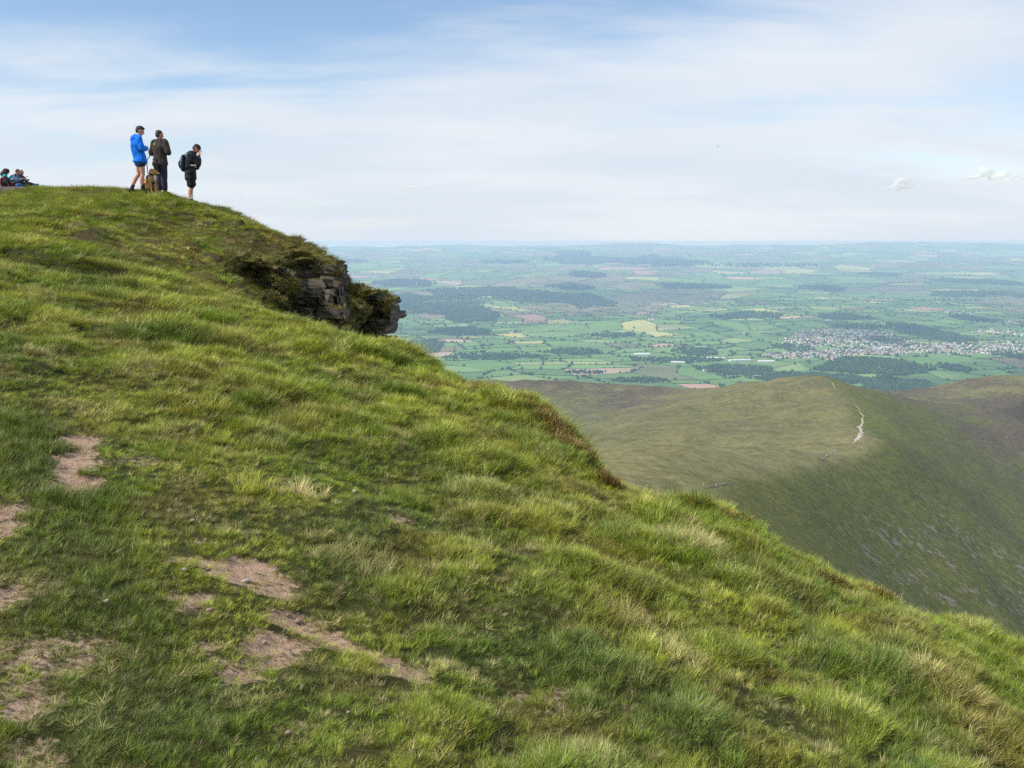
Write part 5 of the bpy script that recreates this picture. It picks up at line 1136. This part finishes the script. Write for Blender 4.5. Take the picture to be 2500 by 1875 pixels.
def length_field(x, y):
    cd = crest_dist(x, y); e = sstep(-3.2, -0.4, cd)
    m, _ = mound(x, y)
    L = (0.037 + 0.042*m + 0.018*e + 0.014*sstep(6, 9, y))*(1 + 0.5*fbm(x*0.75, y*0.7, 3, ox=51))*(0.72 + 0.28*sstep(3.0, 6.0, y))
    L = L*(1-0.35*trod(x, y))*(1+0.9*lush(x, y)*(y < 9))
    L = np.where(y > 13, 0.085*(1+0.5*fbm(x*0.5, y*0.5, 3, ox=61))*(1-0.35*moss_mask(x, y)), L)
    return np.clip(L, 0.022, 0.30)*(1-0.55*sstep(0.15, 0.7, soil_mask(x, y)))
def visible(x, y): return (np.abs(x) < 0.60*y + 0.9) & (y > 1.5)
def grass():
    rng = np.random.default_rng(77)
    turf = [tuft_mesh('turf_tuft', 100+k, 46, 1.0, 0.023, 0.55, 0.40, 1.15, 0.45) for k in range(8)]
    long = [tuft_mesh('tussock_tuft', 200+k, 50, 1.0, 0.0145, 0.22, 0.32, 1.6, 0.6, seg=5) for k in range(8)]
    X = []; Y = []; W = []
    def zone(y0, y1, dens, wide, xlo=-99, xhi=99):
        lo, hi = max(-0.62*y1-1, xlo), min(0.62*y1+1, xhi); n = int((hi-lo)*(y1-y0)*dens); x = rng.uniform(lo, hi, n); y = rng.uniform(y0, y1, n)
        s = soil_mask(x, y); k = visible(x, y) & (rng.random(n) > np.clip(1.4*s-0.06, 0, 0.87)); cd = crest_dist(x, y)
        k &= (cd < 0.7) | (y > 13) | (x < -3.6)
        k &= scarp(x, y)[1] < 0.42 + 0.5*rng.random(n)*(y > 0)
        X.append(x[k]); Y.append(y[k]); W.append(np.full(k.sum(), wide))
    zone(1.5, 3.6, 1250, 1.0); zone(3.6, 6.0, 880, 1.05); zone(6.0, 8.5, 640, 1.15); zone(8.5, 13.5, 330, 1.4); zone(13.5, 24, 105, 2.0, xhi=-2.0); zone(24, 33, 75, 2.4, xhi=-4.5); zone(33, 52, 26, 3.4, xhi=-8)
    x = np.concatenate(X); y = np.concatenate(Y); wd = np.concatenate(W); n = len(x)
    L = length_field(x, y)*rng.uniform(0.75, 1.3, n)
    z = hill_z(x, y); k = z > -4; x, y, wd, L, z = x[k], y[k], wd[k], L[k], z[k]; n = len(x)
    W_ = np.maximum(L, np.where(y < 6, 0.036, 0.045))*wd*1.05; scl = np.c_[W_, W_, L*1.0]
    rot = np.c_[rng.normal(0, 0.12, n), rng.normal(0.10, 0.16, n), rng.normal(0.35, 1.3, n)]
    scatter('turf_grass', 'short green turf covering the summit slope', turf, np.c_[x, y, z], rot, scl, tint_field(x, y, rng), 1)
    # tussocks: clumps of long wind-combed blades
    cx = []; 
    gx, gy = np.meshgrid(np.arange(-9, 9, 0.12), np.arange(1.6, 13.5, 0.12)); _, wbx, wby, wh, _h = worley(gx, gy*0.8, CELL); cu = np.unique(np.round(np.c_[wbx.ravel(), wby.ravel()/0.8, wh.ravel()], 4), axis=0)
    a, b = cu[:, 0], cu[:, 1]; k = visible(a, b) & (crest_dist(a, b) < 0.3) & (soil_mask(a, b) < 0.12) & (rng.random(len(a)) > 0.95*trod(a, b)) & (cu[:, 2] > 0.60); cx.append(np.c_[a[k], b[k]])
    for y0, y1, dens in ((1.8, 6, 0.9), (6, 9.5, 0.9), (9.5, 13.5, 1.0)):
        m = int((1.24*y1+2)*(y1-y0)*dens); a = rng.uniform(-0.62*y1-1, 0.62*y1+1, m); b = rng.uniform(y0, y1, m)
        k = visible(a, b) & (crest_dist(a, b) < 0.25) & (soil_mask(a, b) < 0.1) & (rng.random(m) > 0.93*trod(a, b))
        cx.append(np.c_[a[k], b[k]])
    a = rng.uniform(-16, -3, 420); b = rng.uniform(14, 26, 420); k = (rng.random(420) > 0.5*moss_mask(a, b)) & (hag_mask(a, b) < 0.1) & visible(a, b); cx.append(np.c_[a[k], b[k]])
    C = np.concatenate(cx); px = []; py = []; pl = []; pt = []; pr = []
    ct = tint_field(C[:, 0], C[:, 1], rng); edge = sstep(-2.6, -0.3, crest_dist(C[:, 0], C[:, 1]))*(C[:, 1] < 13)
    for i, (a, b) in enumerate(C):
        R = rng.uniform(0.05, 0.24); m = int(8 + 150*R*R*3); L = rng.uniform(0.055, 0.125)*(0.85+0.12*edge[i])*(0.75 if b > 13 else 1)
        th = rng.uniform(0, 6.283, m); r = R*np.sqrt(rng.random(m)); px.append(a+r*np.cos(th)); py.append(b+r*np.sin(th))
        pl.append(L*(1-0.35*(r/R)**2)*rng.uniform(0.75, 1.2, m)); pr.append(th*0.55 + rng.normal(0.1, 0.5, m)*1.0)
        t = ct[i]
        q = rng.random(m); base = np.tile(t, (m, 1))*rng.uniform(0.8, 1.2, (m, 1)); base[q < 0.10] = STRAW*rng.uniform(0.7, 1.1); pt.append(base)
    x = np.concatenate(px); y = np.concatenate(py); L = np.concatenate(pl); n = len(x); z = hill_z(x, y) - 0.005
    ok = (crest_dist(x, y) < 0.6) | (y > 13)
    x, y, L, z = x[ok], y[ok], L[ok], z[ok]; n = len(x)
    th = np.arctan2(np.sin(np.concatenate(pr)[ok]), np.cos(np.concatenate(pr)[ok]))
    scatter('tussock_grass', 'long wind-combed tussock grass on the summit slope', long, np.c_[x, y, z], np.c_[rng.normal(0, 0.15, n), rng.normal(0.12, 0.15, n), th], np.c_[L*1.0, L*1.0, L], np.concatenate(pt)[ok], 2)
    # dry straw lying in the turf
    straw = [tuft_mesh('straw_tuft', 300+k, 16, 1.0, 0.030, 0.5, 0.9, 1.5, 0.4) for k in range(5)]
    n = 7000; y = 1.6 + 11.5*rng.random(n)**1.2; x = rng.uniform(-1, 1, n)*(0.6*y+0.8)
    k = visible(x, y) & (crest_dist(x, y) < 0.3) & (rng.random(n) < 0.10 + 0.95*sstep(0.15, 0.6, fbm(x*1.9, y*1.7, 3, ox=33)) + 0.35*((soil_mask(x, y) > 0.08) & (soil_mask(x, y) < 0.6)))
    x, y = x[k], y[k]; n = len(x); L = rng.uniform(0.025, 0.065, n)*(0.8+0.4*sstep(4, 8, y))
    scatter('dry_grass', 'pale dead grass lying in the turf', straw, np.c_[x, y, hill_z(x, y)+0.012], np.c_[rng.normal(0, 0.2, n), rng.normal(0, 0.2, n), rng.uniform(0, 6.28, n)], np.c_[L, L, L*0.8], STRAW*rng.uniform(0.6, 1.15, (n, 1))*np.array((1, 1, 0.95)), 3)
    # heather and bilberry at the brink
    hth = [tuft_mesh('heather_sprig', 400+k, 46, 1.0, 0.075, 0.35, 0.45, 0.75, 0.1, seg=2, mat=M_twig, jit=0.45) for k in range(6)]
    X = []; Y = []; LL = []
    for ax, ay, hw, hh, m in ((1330,1005,26,26,230),(1380,1050,34,32,330),(1425,1085,22,16,160),(1300,985,30,14,110),(1700,1222,34,12,50),(1800,1250,40,12,70),(1760,1254,30,14,50),(2030,1392,45,10,60),(2130,1420,40,14,190),(1480,1135,30,8,70)):
        p = hit_near(ax, ay+10, -0.03); d = p[1]; lz = -float(ray(ax, ay)[1]); th = rng.uniform(0, 6.283, m); r = np.sqrt(rng.random(m))
        x = p[0] + r*np.cos(th)*hw/F_PX*d; y = p[1] + r*np.sin(th)*min(hh/F_PX*d/lz, 0.6)
        X.append(x); Y.append(y); LL.append(rng.uniform(0.045, 0.115, m) if ax < 1450 else rng.uniform(0.035, 0.095, m))
    n0 = 1500; x = rng.uniform(-8.5, -2.6, n0); y = rng.uniform(14.5, 23.5, n0); k = rng.random(n0) < 0.9*moss_mask(x, y)*sstep(0.05, 0.4, fbm(x*0.8, y*0.9, 3, ox=43)); X.append(x[k]); Y.append(y[k]); LL.append(rng.uniform(0.05, 0.12, k.sum()))
    P = np.array(MOSS_PTS); n = len(P); ms = [tuft_mesh('moss_sprig', 500+k, 30, 1.0, 0.05, 0.6, 0.5, 1.3, 0.3, seg=3) for k in range(5)]; L = rng.uniform(0.045, 0.10, n)
    tm = lerp(np.tile((0.085, 0.085, 0.018), (n, 1)), np.array((0.23, 0.195, 0.050)), rng.random(n)); tm = np.where((rng.random(n) < 0.12)[:, None], STRAW*0.7, tm)
    scatter('crag_moss', 'brownish moss and short grass growing on the rock crag', ms, P, np.c_[rng.normal(0, 0.3, n), rng.normal(0.1, 0.3, n), rng.uniform(0, 6.28, n)], np.c_[L*1.5, L*1.5, L], tm, 5)
    # grit and pebbles on the bare earth
    peb = []
    for k in range(4):
        me = np_mesh('pebble', ICO_V*np.random.default_rng(600+k).uniform(0.6, 1.3, (12, 1))*np.array((1, 0.8, 0.55)), tris=ICO_F, mats=[M_grit]); peb.append(bpy.data.objects.new('pebble', me))
    n = 60000; y = rng.uniform(1.8, 7.5, n); x = rng.uniform(-4.6, 1.2, n); k = visible(x, y) & (rng.random(n) < 0.55*soil_mask(x, y)**1.5); x, y = x[k], y[k]; n = len(x); s = rng.uniform(0.0015, 0.0045, n) + 0.008*(rng.random(n) < 0.03)
    scatter('gravel', 'grit and tiny pebbles on the bare earth', peb, np.c_[x, y, hill_z(x, y)+s*0.2], rng.uniform(0, 6.28, (n, 3))*np.array((0.1, 0.1, 1)), np.c_[s, s, s], np.tile((0.36, 0.25, 0.19), (n, 1))*rng.uniform(0.45, 1.5, (n, 1)), 6)
    hx, hy, hp = np.array([h[0] for h in _hag]), np.array([h[1] for h in _hag]), _hag
    x = np.concatenate(X); y = np.concatenate(Y); L = np.concatenate(LL); n = len(x)
    tint = lerp(np.tile((0.115, 0.055, 0.018), (n, 1)), np.array((0.21, 0.135, 0.035)), rng.random(n)); tint = np.where((rng.random(n) < 0.18)[:, None], np.array((0.09, 0.11, 0.025)), tint)
    scatter('heather', 'rusty brown heather along the brink of the slope', hth, np.c_[x, y, hill_z(x, y)-0.01], np.c_[rng.normal(0, 0.25, n), rng.normal(0, 0.25, n), rng.uniform(0, 6.28, n)], np.c_[L, L, L], tint, 4)
grass()
import OpenImageIO as oiio, numpy as np, sys
a=oiio.ImageBuf('/workdir/render_main.png').get_pixels(oiio.UINT8)[...,:3].astype(int)
def m(x,y,r=3): return a[max(0,y-r):y+r+1,max(0,x-r):x+r+1].reshape(-1,3).mean(0).round()
for n,(x,y) in dict(skytop=(400,10),skymid=(600,120),skylow=(700,225),sky235=(700,236),hor241=(700,241),far246=(700,247),far255=(700,256),mid290=(600,290),near360=(600,360),wood=(850,373),ridgeL=(720,420),ridgeF=(900,520),grass=(400,450),grassb=(500,700),soil=(250,575),rock=(330,290)).items(): print(n,(x,y),m(x,y,2))
